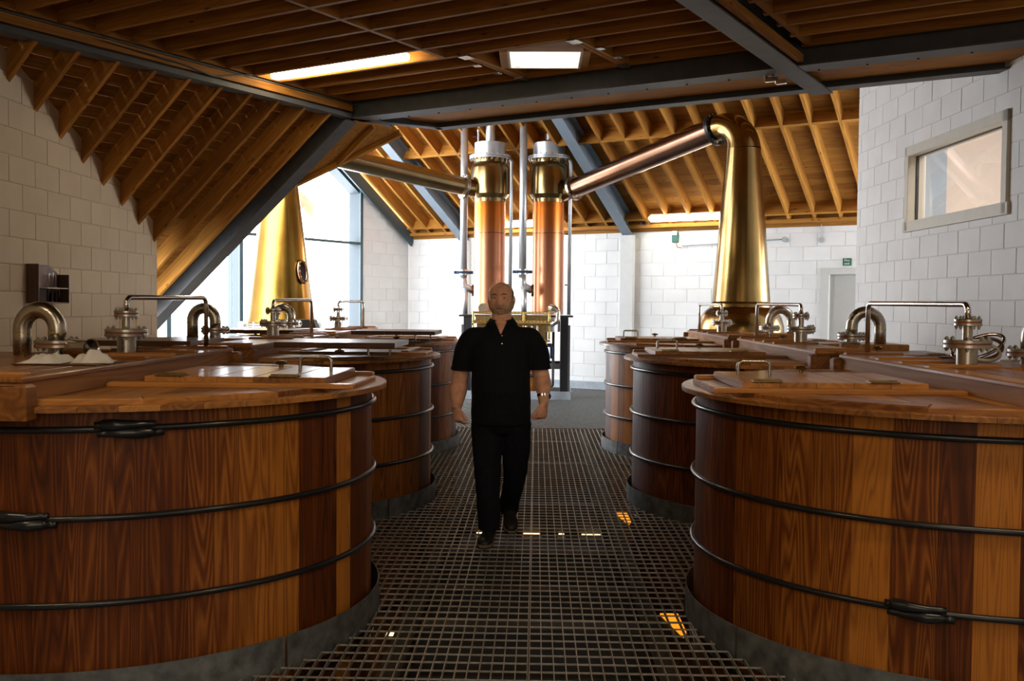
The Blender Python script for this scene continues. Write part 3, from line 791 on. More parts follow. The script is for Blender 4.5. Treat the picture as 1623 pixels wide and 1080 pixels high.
# added glowing pieces that stand in for lit patches of the lower storey
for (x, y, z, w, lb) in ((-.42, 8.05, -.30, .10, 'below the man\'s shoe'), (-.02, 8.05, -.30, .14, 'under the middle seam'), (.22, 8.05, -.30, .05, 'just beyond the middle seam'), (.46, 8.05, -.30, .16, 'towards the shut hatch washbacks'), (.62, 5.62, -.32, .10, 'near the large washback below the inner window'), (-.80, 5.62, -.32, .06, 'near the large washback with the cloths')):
    lt = empty('pit_glow_piece', (x, y, z), 0, 'small glowing piece added under the grating ' + lb, 'lamp', 'added glowing pieces below the grating')
    obj('light_body', box((0, 0, -.012), (w + .02, .07, .012), .002), 'white_trim', lt)  # base of the added glowing piece
    obj('piece_glow', box((0, 0, 0), (w, .05, .012), .003), 'pit_glow', lt)
for (x, y, w, l_, lb) in ((.905, 6.42, .12, .46, 'large orange glowing panel added as lit timber, seen through the grating beside the large shut washback'), (.86, 9.65, .12, .5, 'small orange glowing panel added as lit timber, seen through the grating beside the middle shut washback')):
    lt = empty('stave_glow_panel', (x, y, -.5), 0, lb, 'lamp')  # emissive panel added in place of the lit lower staves
    obj('added_glow_tray', box((0, 0, -.02), (w + .02, l_ + .02, .02), .003), 'pit_dark', lt)
    obj('panel_glow', prism([(-w / 2, l_ / 2), (w / 2, l_ / 2), (w / 2, -l_ * .3), (w * .25, -l_ / 2)], -.01, .004, .002), 'orange_glow', lt)
    pass

# ------------------------------------------------------------------ washbacks
ANG = []
rr = random.Random(3); tot = 0
while tot < 2 * PI - .09:
    w = rr.uniform(.075, .145); ANG.append((tot, w)); tot += w
ANG[-1] = (ANG[-1][0], 2 * PI - ANG[-1][0])
ZB = -2.95
stave_me = []
for (a0, w) in ANG:
    V = []; Fc = []; n_ = 4; g = .0012
    for zz in (ZB, 1.125):
        for r in (RB - .05, RB):
            for i in range(n_ + 1):
                t_ = a0 + g / RB * .5 + (w - g / RB) * i / n_
                r_ = r
                V.append((r_ * math.cos(t_), r_ * math.sin(t_), zz))
    q = n_ + 1; o1 = len(V); V += V[q:2 * q] + V[3 * q:4 * q]
    for i in range(n_):
        Fc.append((o1 + i, o1 + i + 1, o1 + q + i + 1, o1 + q + i))         # outer
        Fc.append((i + 1, i, 2 * q + i, 2 * q + i + 1))                 # inner
        Fc.append((2 * q + i, 3 * q + i, 3 * q + i + 1, 2 * q + i + 1)) # top
    Fc.append((0, q, 3 * q, 2 * q)); Fc.append((q - 1, 3 * q - 1, 4 * q - 1, 2 * q - 1)[::-1])
    me = bpy.data.meshes.new('stave'); me.from_pydata(V, [], Fc); me.update(); me.materials.append(MATS['stave_wood'])
    for pgn in me.polygons: pgn.use_smooth = pgn.index < 3 * n_ and pgn.index % 3 == 0
    stave_me.append(me)
hoop_bm = bmesh.new(); add_tube(hoop_bm, [(1.252 * math.cos(2 * PI * k / 96), 1.252 * math.sin(2 * PI * k / 96), 0) for k in range(96)], .0135, 10, True)
hoop_me = bpy.data.meshes.new('hoop'); hoop_bm.to_mesh(hoop_me); hoop_bm.free(); hoop_me.shade_smooth(); hoop_me.materials.append(MATS['black_hoop'])
def coupling_bm():
    bm = bmesh.new()
    for s_, dz in ((1, .016), (-1, -.016)):
        pts = [(1.262 * math.cos(t_) + (.012 if abs(t_) < .05 else 0) * 1, 1.262 * math.sin(t_), dz) for t_ in [s_ * (-.085 + .017 * k) for k in range(11)]]
        add_tube(bm, pts, [.012, .022, .024, .024, .022, .02, .018, .016, .015, .014, .014], 8)
        e_ = Vector(pts[0]); add_lathe(bm, [(.016, -.03), (.016, .012)], 6, Matrix.Translation(e_) @ Matrix.Rotation(PI / 2, 4, 'X'))
    return bm
cme = bpy.data.meshes.new('hoop_coupling'); cb = coupling_bm(); cb.to_mesh(cme); cb.free(); cme.shade_smooth(); cme.materials.append(MATS['black_hoop'])
kb = bmesh.new()
def ring_shell(r0, r1, z0, z1, segs=96, a0=0, a1=2 * PI):
    bm = bmesh.new(); closed = abs(a1 - a0 - 2 * PI) < 1e-4; n_ = segs if closed else segs + 1; L_ = []
    for i in range(n_):
        t_ = a0 + (a1 - a0) * i / segs; c_, s_ = math.cos(t_), math.sin(t_)
        L_.append([bm.verts.new((r * c_, r * s_, z)) for r, z in ((r0, z0), (r1, z0), (r1, z1), (r0, z1))])
    for i in range(n_ if closed else segs):
        p_, q_ = L_[i], L_[(i + 1) % n_]
        for k in range(4): bm.faces.new((p_[k], p_[(k + 1) % 4], q_[(k + 1) % 4], q_[k]))
    if not closed: bm.faces.new(L_[0][::-1]); bm.faces.new(L_[-1])
    bmesh.ops.recalc_face_normals(bm, faces=bm.faces); return bm
kick = []
for k in range(4):
    b_ = ring_shell(RK - .003, RK + .003, -.03, .123, 30, k * PI / 2 + .005, (k + 1) * PI / 2 - .005); me = bpy.data.meshes.new('kick_plate'); b_.to_mesh(me); b_.free(); me.shade_smooth(); me.set_sharp_from_angle(angle=.7); me.materials.append(MATS['galvanised']); kick.append(me)
kb.free()
ZL0, ZL1, ZL2 = 1.128, 1.151, 1.174
def circ_clip_board(x0, x1, r):
    """outline of a board x0..x1 clipped by a circle"""
    n_ = 6; xs_ = [max(-r + .002, min(r - .002, x0 + (x1 - x0) * i / n_)) for i in range(n_ + 1)]
    lo = [(x, -math.sqrt(r * r - x * x)) for x in xs_]; hi = [(x, math.sqrt(r * r - x * x)) for x in reversed(xs_)]
    return lo + hi
RLID = 1.318
lid_lower = []
bw_ = 2 * RLID / 19
for k in range(19):
    b_ = prism(circ_clip_board(-RLID + k * bw_ + .0008, -RLID + (k + 1) * bw_ - .0008, RLID), ZL0, ZL1, .004); me = bpy.data.meshes.new('lid_board'); b_.to_mesh(me); b_.free(); me.materials.append(MATS['lid_wood']); lid_lower.append(me)
NG = 14; RP = 1.262
poly16 = [(RP * math.cos(2 * PI * (i + .5) / NG), RP * math.sin(2 * PI * (i + .5) / NG)) for i in range(NG)]
def clip_convex(poly, pc):
    n_ = len(pc)
    for i in range(n_):
        p_, q_ = Vector(pc[i]), Vector(pc[(i + 1) % n_]); e_ = (q_ - p_).normalized(); nn = Vector((e_.y, -e_.x)); poly = clip(poly, nn.x, nn.y, nn.dot(p_))
        if len(poly) < 3: return None
    return poly
# border segments and inner boards of the upper deck
border = []; inner = [(x * .88, y * .88) for x, y in poly16]
for i in range(NG):
    j = (i + 1) % NG; b_ = prism([poly16[i], poly16[j], inner[j], inner[i]], ZL1, ZL2, .006); me = bpy.data.meshes.new('rim_segment'); b_.to_mesh(me); b_.free(); me.materials.append(MATS['lid_wood_x']); border.append(me)
deck = []
for k in range(15):
    x0 = -1.125 + k * .15; pl = clip_convex([(x0 + .001, -1.3), (x0 + .149, -1.3), (x0 + .149, 1.3), (x0 + .001, 1.3)], inner)
    if pl: b_ = prism(pl, ZL1, ZL2 - .003, .002); me = bpy.data.meshes.new('deck_board'); b_.to_mesh(me); b_.free(); me.materials.append(MATS['lid_wood']); deck.append(me)
def mesh_of(name, bm, mat, smooth=False):
    me = bpy.data.meshes.new(name); bm.to_mesh(me); bm.free(); me.materials.append(MATS[mat])
    if smooth: me.shade_smooth(); me.set_sharp_from_angle(angle=math.radians(40))
    return me
def handle_bm(L=.155, H=.07, r=.009):
    return tube(fillet([(-L / 2, 0, 0), (-L / 2, 0, H), (L / 2, 0, H), (L / 2, 0, 0)], .022, 5), r, 10)
handle_me = mesh_of('handle', handle_bm(), 'stainless', True)
hinge_me = mesh_of('hinge', boxes([((0, -.022, .003), (.13, .04, .006)), ((0, .022, .003), (.13, .04, .006)), ((0, 0, .006), (.13, .012, .012))], .001), 'old_brass')
knob_me = mesh_of('latch_knob', lathe([(.012, 0), (.012, .012), (.030, .016), (.034, .024), (.026, .032), (.008, .036)], 14), 'old_brass', True)
HW, HD = .83, .74
hatch_boards = []
for k in range(5):
    w = HW / 5; hatch_boards.append(mesh_of('hatch_board', prism([(-HW / 2 + k * w + .001, -HD / 2), (-HW / 2 + (k + 1) * w - .001, -HD / 2), (-HW / 2 + (k + 1) * w - .001, HD / 2), (-HW / 2 + k * w + .001, HD / 2)], 0, .038, .004), 'lid_wood'))
def hatch(par, x, yhinge, side, opened, dark):
    """hinged along its near edge; opened = folded over onto its handle"""
    h = empty('hatch'); h.parent = par
    mat = 'dark_lid_wood' if dark else 'lid_wood'
    key = 'lid_d' if dark else 'lid'
    zb = ZL2 + .018
    # frame battens on deck
    for (cx, cy, sx_, sy_) in ((x - .0, yhinge - .045, HW + .28, .07), (x, yhinge + HD + .045, HW + .18, .07)):
        b_ = prism([(-sx_ / 2, -sy_ / 2), (sx_ / 2, -sy_ / 2), (sx_ / 2, sy_ / 2), (-sx_ / 2, sy_ / 2)], 0, .02, .007); obj('hatch_batten', b_, 'lid_wood_x', par, loc=(cx, cy, ZL2 - .002))
    if not opened:
        h.location = (x, yhinge + HD / 2, ZL2 + .003)
        flip = 1
    else:
        h.location = (x, yhinge - HD / 2 - .012, ZL2 + .004 + .07 + .038); h.rotation_euler.x = PI
        for (cx, cy, sx_, sy_) in ((x - HW / 2 + .03, yhinge + HD / 2, .06, HD), (x + HW / 2 - .03, yhinge + HD / 2, .06, HD)):
            obj('hatch_curb', box((cx, cy, ZL2 + .012), (sx_, sy_, .028), .004), 'lid_wood', par)
        obj('opening_dark', box((x, yhinge + HD / 2, ZL2 + .001), (HW - .12, HD - .04, .006)), 'black_paint', par)  # black slab painted as the darkness inside the open hatch
    for me in hatch_boards:
        o = inst('hatch_board', me, h)
        if dark: o.data = o.data.copy(); o.data.materials[0] = MATS[mat]
    f = 1
    hy = (.47 - HD / 2)
    inst('handle', handle_me, h, (side * (HW / 2 - .15), hy, .036))
    for dx in (-.30, .22):
        inst('hinge', hinge_me, h, (dx, -HD / 2 + .035, .0385))
    inst('latch_knob', knob_me, h, (.03, HD / 2 - .03, .038))
    for dx, dy in ((side * .33, .2), (side * .28, -.28)):
        pass
    return h
def washback(x, y, sgn, label, k, opened, lid_dark=False):
    root = empty('washback', (x, y, -2.95), 0, label, 'vat', 'timber washbacks either side of the grating aisle')
    r2 = random.Random(20 + k); P = Vector((0, 0, 2.95))
    hold = root
    rot = [1.0, 2.3, 4.1, .7, 3.3, 5.2][k]
    tones = []
    last = .3
    for i, me in enumerate(stave_me):
        tn = r2.choice([.05, .1, .15, .2, .3, .4, .55, .72]) if r2.random() < .8 else last
        last = tn
        o = inst('stave', me, root, (0, 0, 2.95), (0, 0, rot), tone=tn)
    for i, hz_ in enumerate((1.057, .711, .375, -.1, -.7, -1.5)):
        inst('hoop', hoop_me, root, (0, 0, hz_ + 2.95), (0, 0, .1 * i))
    cpl = {0: [(-1.17, 0), (-1.48, 1)], 3: [(-2.04, 2)]}.get(k, [(-2.6 if sgn < 0 else -.6, 0)])
    for (ang, hi) in cpl: inst('hoop_coupling', cme, root, (0, 0, (1.057, .711, .375)[hi] + 2.95), (0, 0, ang))
    for i, me in enumerate(kick): inst('kick_plate', me, root, (0, 0, 2.95), (0, 0, {-1: -.65, 1: -2.69}[sgn] + (0.0 if k in (0, 3) else .0)))
    for me in lid_lower: inst('lid_board', me, root, (0, 0, 2.95))
    for me in border: inst('rim_segment', me, root, (0, 0, 2.95))
    for me in deck: inst('deck_board', me, root, (0, 0, 2.95))
    sub = root
    # raised casing along the wall side of the inner hatch
    ci = -sgn * .155; co = sgn * .22; LY = 1.30
    x0, x1 = min(ci, co), max(ci, co); zc = 1.245
    def pz(bm):
        for v in bm.verts: v.co.z += 2.95
        return bm
    for xx, s_ in ((ci, -sgn), (co, sgn)):
        poly = [(xx, ZL2 - .002), (xx + s_ * -.024, ZL2 - .002), (xx + s_ * -.024, zc), (xx + s_ * -.010, zc)]
        mtx = frame_mtx(Vector((0, -LY, 2.95)), Vector((1, 0, 0)), Vector((0, 0, 1)), Vector((0, -1, 0)))
        bm = bmesh.new(); add_prism(bm, poly, -2 * LY, 0, 0, mtx); bmesh.ops.recalc_face_normals(bm, faces=bm.faces); obj('casing_side', bm, 'casing_wood', root, tone=.5)
    n_ = 3
    for i in range(n_):
        w = (x1 - x0 - .0) / n_; bm = prism([(x0 + i * w + .001 - (.004 if i == 0 else 0), -LY - .01), (x0 + (i + 1) * w - .001 + (.004 if i == n_ - 1 else 0), -LY - .01), (x0 + (i + 1) * w - .001 + (.004 if i == n_ - 1 else 0), LY + .01), (x0 + i * w + .001 - (.004 if i == 0 else 0), LY + .01)], zc, zc + .018, .006)
        obj('casing_board', pz(bm), 'lid_wood', root)
    for ey in (-1, 1):
        obj('casing_end', pz(box(((x0 + x1) / 2, ey * (LY - .01), 1.21), (x1 - x0 - .03, .02, .07), .002)), 'lid_wood_x', root, tone=.1)
        xa, xb = sorted((ci, sgn * .78))
        obj('end_apron', pz(box(((xa + xb) / 2, ey * 1.332, 1.170), (xb - xa, .05, .13), .004)), 'dark_lid_wood', root, tone=.0)
        obj('end_bracket', pz(prism([(ci - sgn * .045, ey * 1.285), (ci + sgn * .085, ey * 1.285), (ci + sgn * .085, ey * 1.36), (ci - sgn * .045, ey * 1.36)], 1.105, 1.240, .012)), 'lid_wood', root, tone=.12)
    # wider landing beside the pipes
    bm = prism([(sgn * .23, .02), (sgn * .96, .02), (sgn * .96, .58), (sgn * .23, .58)], ZL2, zc + .018, .006); obj('casing_landing', pz(bm), 'lid_wood', root)
    for by in (-1.24, -.06, .30, .66, 1.24):
        xl = x0 + .015 if sgn < 0 else x0 + .015
        b_ = prism([(x0 + .012, -.03), (x1 - .012, -.03), (x1 - .012, .03), (x0 + .012, .03)], 0, .016, .007); obj('batten', b_, 'lid_wood_x', root, loc=(0, by, zc + .018 + 2.95))
    # hatches
    holder = empty('lid_frame'); holder.parent = root; holder.location = (0, 0, 2.95)
    return root, holder
def flatten(holder, root):
    for ch in list(holder.children):
        ch.parent = root; ch.location = ch.location + holder.location
    bpy.data.objects.remove(holder)
LABELS = ['large timber washback beside the cream block wall with folded white cloths on its casing',
          'middle timber washback on the cream wall side, its square hatch folded open on its handle',
          'timber washback on the cream wall side standing farthest from the viewer by the tall window',
          'large timber washback beneath the inner wall window, hatch closed',
          'middle timber washback of the row by the white wall, hatch shut, behind the large one',
          'timber washback by the white wall closest to the pot-bellied copper still']
roots = []
for k, (x, y) in enumerate(TUBS):
    sgn = -1 if k < 3 else 1
    r_, hold = washback(x, y, sgn, LABELS[k], k, False)
    hatch(hold, -sgn * .715, -.50, -sgn, k in (1, 2), k in (1, 2))
    if k != 0:
        yo = -.52 if k in (1, 2) else -.72
        hatch(hold, sgn * (.68), yo if k in (1, 2) else -.70, -sgn, k in (1, 2), k in (1, 2))
    flatten(hold, r_); roots.append(r_)

# ------------------------------------------------------------------ pipework on the washbacks
def flange_me(r, t_=.013, nb_=8, gap=.006, mat='stainless'):
    bm = bmesh.new(); add_lathe(bm, [(r - .002, 0), (r, .002), (r, t_ - .002), (r - .002, t_)], 28); return mesh_of('flange', bm, mat, True)
def gasket_me(r, t_): bm = bmesh.new(); add_lathe(bm, [(r * .96, 0), (r * .96, t_)], 28); return mesh_of('gasket', bm, 'rust_gasket', True)
def bolt_me(L, r=.008):
    bm = bmesh.new(); add_lathe(bm, [(r, -.010), (r, .0)], 6); add_lathe(bm, [(r * .55, -.018), (r * .55, L + .016)], 6); add_lathe(bm, [(r, L), (r, L + .010)], 6); return mesh_of('bolt', bm, 'stainless', True)
BF, SF = flange_me(.115, .017), flange_me(.066, .014); BG, SG = gasket_me(.115, .007), gasket_me(.066, .006); BB, SBm = bolt_me(.041, .012), bolt_me(.034, .009)
def joint(par, x, y, z, big=True, n_=8):
    f, g, b_, t_, gp, rb_ = (BF, BG, BB, .017, .007, .094) if big else (SF, SG, SBm, .014, .006, .052)
    inst('flange', f, par, (x, y, z)); inst('gasket', g, par, (x, y, z + t_)); inst('flange', f, par, (x, y, z + t_ + gp))
    for i in range(n_):
        a_ = 2 * PI * (i + .5) / n_; inst('bolt', b_, par, (x + rb_ * math.cos(a_), y + rb_ * math.sin(a_), z))
ZC = 1.263
def tee_valve(x, y, far, label, grp='tee pipes on the washback casings'):
    r_ = empty('tee_pipe', (x, y, ZC), 0, label, 'pipe', grp)
    obj('stub', lathe([(.051, 0), (.051, .105)], 24), 'stainless', r_, smooth=40)
    joint(r_, 0, 0, .095)
    obj('riser', lathe([(.024, .13), (.024, .21)], 18), 'stainless', r_, smooth=40)
    joint(r_, 0, 0, .205, False, 6)
    fx, fy = far[0] - x, far[1] - y
    pts = fillet([(0, 0, .235), (0, 0, .312), (fx, fy, .318), (fx, fy, far[2] - ZC)], .04, 6)
    obj('thin_pipe', tube(pts, .0145, 12), 'bright_steel', r_, smooth=True)
    return r_
def gooseneck(x, y, z, sgn, label, w=.19):
    r_ = empty('gooseneck_pipe', (x, y, z), 0, label, 'pipe', 'gooseneck pipes on the washback casings')
    obj('stub', lathe([(.046, 0), (.046, .075)], 24), 'stainless', r_, smooth=40)
    joint(r_, 0, 0, .06)
    pts = [(0, 0, .10), (0, 0, .145)] + [(sgn * w / 2 - sgn * w / 2 * math.cos(t_), 0, .155 + (w / 2 + .01) * math.sin(t_)) for t_ in [PI * k / 16 for k in range(17)]] + [(sgn * w, 0, .12), (sgn * w, 0, 0)]
    obj('bent_pipe', tube(pts, .046, 20), 'stainless', r_, smooth=True)
    bm = bmesh.new()
    for (px, pz_) in ((0, .14), (sgn * w, .14)): add_lathe(bm, [(.048, pz_ - .003), (.048, pz_ + .003)], 20, Matrix.Translation((px, 0, 0)))
    obj('weld_seam', bm, 'brass', r_, smooth=40)
    return r_
tee_valve(-2.29, 5.55, (-2.09, 6.30, 1.26), 'steel tee pipe rising behind the folded white cloths')
tee_valve(-2.27, 8.60, (-2.10, 9.33, 1.26), 'steel tee pipe in front of the tall tapering still')
tee_valve(-2.31, 11.66, (-2.13, 12.3, 1.26), 'small steel tee pipe against the glass of the tall window')
tee_valve(2.15, 5.05, (2.06, 6.28, 1.24), 'steel tee pipe on the large washback by the white wall')
tee_valve(2.13, 8.12, (2.04, 9.32, 1.24), 'steel tee pipe next to the pot belly of the copper still')
tee_valve(2.05, 11.13, (2.0, 12.32, 1.24), 'smallest steel tee pipe, standing in front of the pot-bellied still')
gooseneck(-2.56, 5.30, ZC - .02, -1, 'steel gooseneck pipe below the wooden test tube rack')
gooseneck(-2.66, 8.25, ZC - .02, -1, 'steel gooseneck pipe seen against the bottom of the sloping steel rafter')
gooseneck(-2.76, 11.25, ZC - .02, -1, 'steel gooseneck pipe in front of the manhole still')
gooseneck(2.56, 8.20, ZC - .02, 1, 'steel gooseneck pipe in front of the white wall corner', .23)
gooseneck(2.59, 11.2, ZC - .02, 1, 'steel gooseneck pipe between the tee pipe and pot-bellied still', .24)
gooseneck(2.62, 5.38, ZC - .02, 1, 'steel gooseneck pipe cut by the picture edge near the white wall', .23)

# cloths and clutter
def cloth(cx, cy, lx, ly, h, seed, rot):
    V = []; Fc = []; nx, ny = 26, 18
    for j in range(ny + 1):
        for i in range(nx + 1):
            u_, v_ = i / nx - .5, j / ny - .5
            e_ = max(0, 1 - (2 * abs(u_)) ** 3) * max(0, 1 - (2 * abs(v_)) ** 3)
            z = e_ * h * (.55 + .6 * noise.noise(Vector((u_ * 4 + seed, v_ * 5, seed)))) + .012 * abs(noise.noise(Vector((u_ * 14, v_ * 9, seed)))) * (.3 + e_)
            V.append((u_ * lx * (1 + .08 * noise.noise(Vector((v_ * 3, seed, 0)))), v_ * ly * (1 + .1 * noise.noise(Vector((u_ * 3, 0, seed)))), max(z, .002)))
    n1 = len(V)
    V += [(a_, b_, 0) for a_, b_, c_ in V]
    for j in range(ny):
        for i in range(nx):
            a_ = j * (nx + 1) + i; Fc.append((a_, a_ + 1, a_ + nx + 2, a_ + nx + 1)); Fc.append((n1 + a_ + nx + 1, n1 + a_ + nx + 2, n1 + a_ + 1, n1 + a_))
    o = obj('cleaning_cloth', (V, Fc), 'cloth_white', smooth=True); o.location = (cx, cy, ZC + .006); o.rotation_euler.z = rot; return o
c1 = cloth(-2.24, 4.56, .19, .28, .055, 3.1, .1); tag(c1, 'crumpled white cloth on the near washback casing, below the gooseneck pipe', 'cloth', 'white cloths on the casing')
c2 = cloth(-2.05, 4.60, .18, .24, .062, 8.7, .3); tag(c2, 'crumpled white cloth on the near washback casing, next to the tee pipe', 'cloth', 'white cloths on the casing')
o = obj('clipboard', box((0, 0, 0), (.38, .34, .006), .002), 'dark_rack_wood', loc=(-2.15, 4.58, ZC + .003)); tag(o, 'thin dark board lying beneath the white cloths', 'board')
# extra width of casing top that carries the cloths and the pipe
o = obj('work_shelf', prism([(-.36, -1.20), (.36, -1.20), (.36, .0), (-.36, .0)], 0, .088, .008), 'lid_wood', loc=(-2.675, 5.02, ZL2 + .001)); tag(o, 'brown timber shelf beside the raised casing under the gooseneck pipe', 'shelf')
j = empty('steel_jug', (-2.40, 5.22, ZC), 0, 'shiny steel jug lying on its side behind the white cloths', 'jug')
mj = Matrix.Translation((0, 0, .045)) @ Matrix.Rotation(-.5, 4, 'Z') @ Matrix.Rotation(PI / 2, 4, 'Y')
obj('jug_body', lathe([(.02, -.10), (.045, -.09), (.045, .04), (.05, .09), (.043, .085)], 20, mj, False), 'bright_steel', j, smooth=40)
obj('jug_handle', tube(fillet([(.03, .04, .05), (.03, .09, .06), (-.05, .11, .06), (-.06, .05, .05)], .02), .006, 8), 'bright_steel', j, smooth=True)
h1 = empty('rinse_hose', (2.45, 5.55, ZC - .02), 0, 'coiled clear hose lying behind the tee pipe by the white wall', 'hose')
for i, (rx, ph) in enumerate(((.10, 0), (.13, .4), (.155, .8))):
    pts = [(rx * math.cos(t_) * .9, .05 * math.sin(t_) + .03 * i, .03 + rx * .45 + rx * .45 * math.sin(t_ + ph)) for t_ in [2 * PI * q / 40 for q in range(40)]]
    obj('hose_loop', tube(pts, .010, 8, True), ('hose_clear', 'dark_lid_wood', 'bright_steel')[i], h1, smooth=True)
obj('hose_tail', tube(fillet([(.12, .05, .02), (.2, .1, .02), (.34, .06, .015)], .05), .010, 8), 'hose_clear', h1, smooth=True)
o = obj('brass_stop', lathe([(.014, 0), (.016, .012), (.010, .018), (.013, .03), (.006, .036)], 14), 'brass', loc=(-2.67, 5.15, ZC), smooth=40); tag(o, 'little round brass cap standing before the gooseneck pipe', 'knob')

# test tube rack on the wall
rk = empty('test_tube_rack', (-4.44, 9.03, 1.53), 0, 'dark wooden rack with glass test tubes hung on the cream wall', 'rack')
obj('back_board', prism([(-.29, 0), (.29, 0), (.29, .27), (.1, .35), (-.29, .35)], 0, .012, 0, frame_mtx(Vector((-.055, 0, 0)), Vector((0, 1, 0)), Vector((0, 0, 1)), Vector((1, 0, 0)))), 'dark_rack_wood', rk)
for yy, h_ in ((-.285, .35), (.285, .27)):
    obj('side_board', box((0, yy, h_ / 2), (.11, .012, h_), .002), 'dark_rack_wood', rk)
obj('base_board', box((0, 0, .006), (.11, .58, .012), .002), 'dark_rack_wood', rk)
obj('tube_shelf', box((.0, .08, .14), (.10, .40, .010), .001), 'light_pine', rk, label='pale shelf with holes')
obj('gable_panel', prism([(-.28, .33), (.02, .33), (-.0, .2), (-.28, .0)], .0, .012, 0, frame_mtx(Vector((-.03, 0, 0)), Vector((0, 1, 0)), Vector((0, 0, 1)), Vector((1, 0, 0)))), 'dark_rack_wood', rk, tone=.8)
for i, (yy, h_) in enumerate(((.02, .26), (.10, .27), (-.03, .16), (.17, .13))):
    tt = empty('test_tube', (-4.43, 9.03 + yy, 1.545), 0, ('tall glass test tube with dark liquid in the middle of the wall rack', 'tall glass test tube with dark liquid next to the side board of the rack', 'short empty glass test tube at the panelled end of the rack', 'shortest empty glass test tube in the wall rack')[i], 'tube', 'test tubes in the wall rack')
    obj('tube_glass', lathe([(.004, 0), (.013, .006), (.013, h_)], 12, None, False), 'glass', tt, smooth=True)
    if i < 2: obj('tube_liquid', lathe([(.004, .004), (.011, .008), (.011, .08)], 12), 'eye_dark', tt, smooth=40)

# ------------------------------------------------------------------ stills
def ring_bolts(bm, r, n_, mt, L=.05, br=.012):
    for i in range(n_):
        a_ = 2 * PI * i / n_; add_lathe(bm, [(br, -L / 2), (br, L / 2)], 6, mt @ Matrix.Translation((r * math.cos(a_), r * math.sin(a_), 0)))
def swan(name, axis, arm_to, prof, zt, rneck, label, mat, mat_arm, r_arm0, r_arm1, elbow_r, split):
    r_ = empty(name, (axis[0], axis[1], 0), 0, label, 'still')
    for nm, pr in prof: obj(nm, lathe(pr, 64, None, False), mat, r_, smooth=35)
    to = Vector((arm_to[0] - axis[0], arm_to[1] - axis[1], 0)); hd = to.normalized()
    end = Vector((to.x, to.y, arm_to[2]))
    # elbow: from vertical at zt bending into the arm direction
    slope = (arm_to[2] - (zt + elbow_r)) / (to.length - elbow_r)
    bend = PI / 2 - math.atan(slope); pts = []; rad = []
    n_ = 16
    for i in range(n_ + 1):
        t_ = bend * i / n_; pts.append(hd * (elbow_r - elbow_r * math.cos(t_)) + Vector((0, 0, zt + elbow_r * math.sin(t_)))); rad.append(rneck + (r_arm0 + .004 - rneck) * min(1, i / n_ * 1.25))
    d_ = Vector((hd.x * math.sin(bend), hd.y * math.sin(bend), math.cos(bend))); p1 = pts[-1] + d_ * .06; pts.append(p1); rad.append(r_arm0 + .004)
    obj('swan_neck', tube(pts, rad, 40, False, False), mat, r_, smooth=50)
    mt = frame_mtx(p1, *(lambda z_: ((Vector((0, 0, 1)).cross(z_)).normalized(), z_.cross((Vector((0, 0, 1)).cross(z_)).normalized()), z_))(d_))
    for s_ in (-.014, .014):
        bm = bmesh.new(); add_lathe(bm, [(r_arm0, s_ - .011), (r_arm0 + .055, s_ - .011), (r_arm0 + .055, s_ + .011), (r_arm0, s_ + .011)], 40, mt, False); obj('neck_flange', bm, 'dark_steel_ring', r_, smooth=40)
    bm = bmesh.new(); ring_bolts(bm, r_arm0 + .035, 14, mt, .075, .011); obj('bolt_ring', bm, 'bright_steel', r_)
    arm = empty('lyne_arm', (axis[0], axis[1], 0), 0, split, 'pipe')
    e2 = end - (end - p1).normalized() * .0
    obj('arm_pipe', tube([p1 + d_ * .03, p1 + (e2 - p1) * .5, e2], [r_arm0, (r_arm0 + r_arm1) / 2, r_arm1], 40, False, True), mat_arm, arm, smooth=50)
    return r_
CX1, CX2 = Vector((-.80, 16.95, 0)), Vector((.19, 16.95, 0))
# pot-bellied still
swan('pot_still', (2.90, 14.3), (CX2.x + .42, CX2.y - .25, 3.50),
     [('ball', [(.36, .55), (.50, .72), (.575, .92), (.605, 1.12), (.60, 1.28), (.565, 1.41), (.50, 1.50), (.43, 1.555)]),
      ('pot', [(1.05, -.6), (1.1, -.2), (1.0, .2), (.6, .45), (.36, .55)]),
      ('neck_band', [(.43, 1.55), (.435, 1.555), (.43, 1.60)]),
      ('neck', [(.43, 1.60), (.405, 1.63), (.375, 2.0), (.315, 2.8), (.255, 3.55), (.24, 3.78)])],
     3.78, .24, 'polished copper still with a round belly and swan neck by the fire exit', 'bronze_copper', 'arm_copper', .185, .16, .36,
     'dark copper lyne arm sloping from the pot-bellied still to the condenser')
# second still
LS_ = (-3.90, 15.2)
s2 = swan('pot_still', LS_, (CX1.x - .42, CX1.y - .2, 3.52),
     [('neck', [(.545, 1.26), (.51, 1.34), (.45, 1.8), (.375, 2.4), (.257, 3.38), (.21, 3.75)]),
      ('pot', [(1.1, -.6), (1.15, -.1), (1.02, .5), (.75, .95), (.545, 1.2)])],
     3.62, .21, 'tall tapering copper still with an oval manhole in front of the tall window', 'lacquered_copper', 'arm_copper_pale', .165, .15, .3,
     'pale bronze lyne arm sloping from behind the sloping steel rafter to the condenser')
bm = bmesh.new(); add_lathe(bm, [(.53, 1.19), (.625, 1.19), (.625, 1.215), (.53, 1.215)], 48, None, False); add_lathe(bm, [(.53, 1.225), (.625, 1.225), (.625, 1.25), (.53, 1.25)], 48, None, False)
obj('flange_ring', bm, 'stainless', s2, smooth=40)
bm = bmesh.new(); ring_bolts(bm, .595, 28, Matrix.Translation((0, 0, 1.22)), .10, .013); obj('bolt_ring', bm, 'bright_steel', s2)
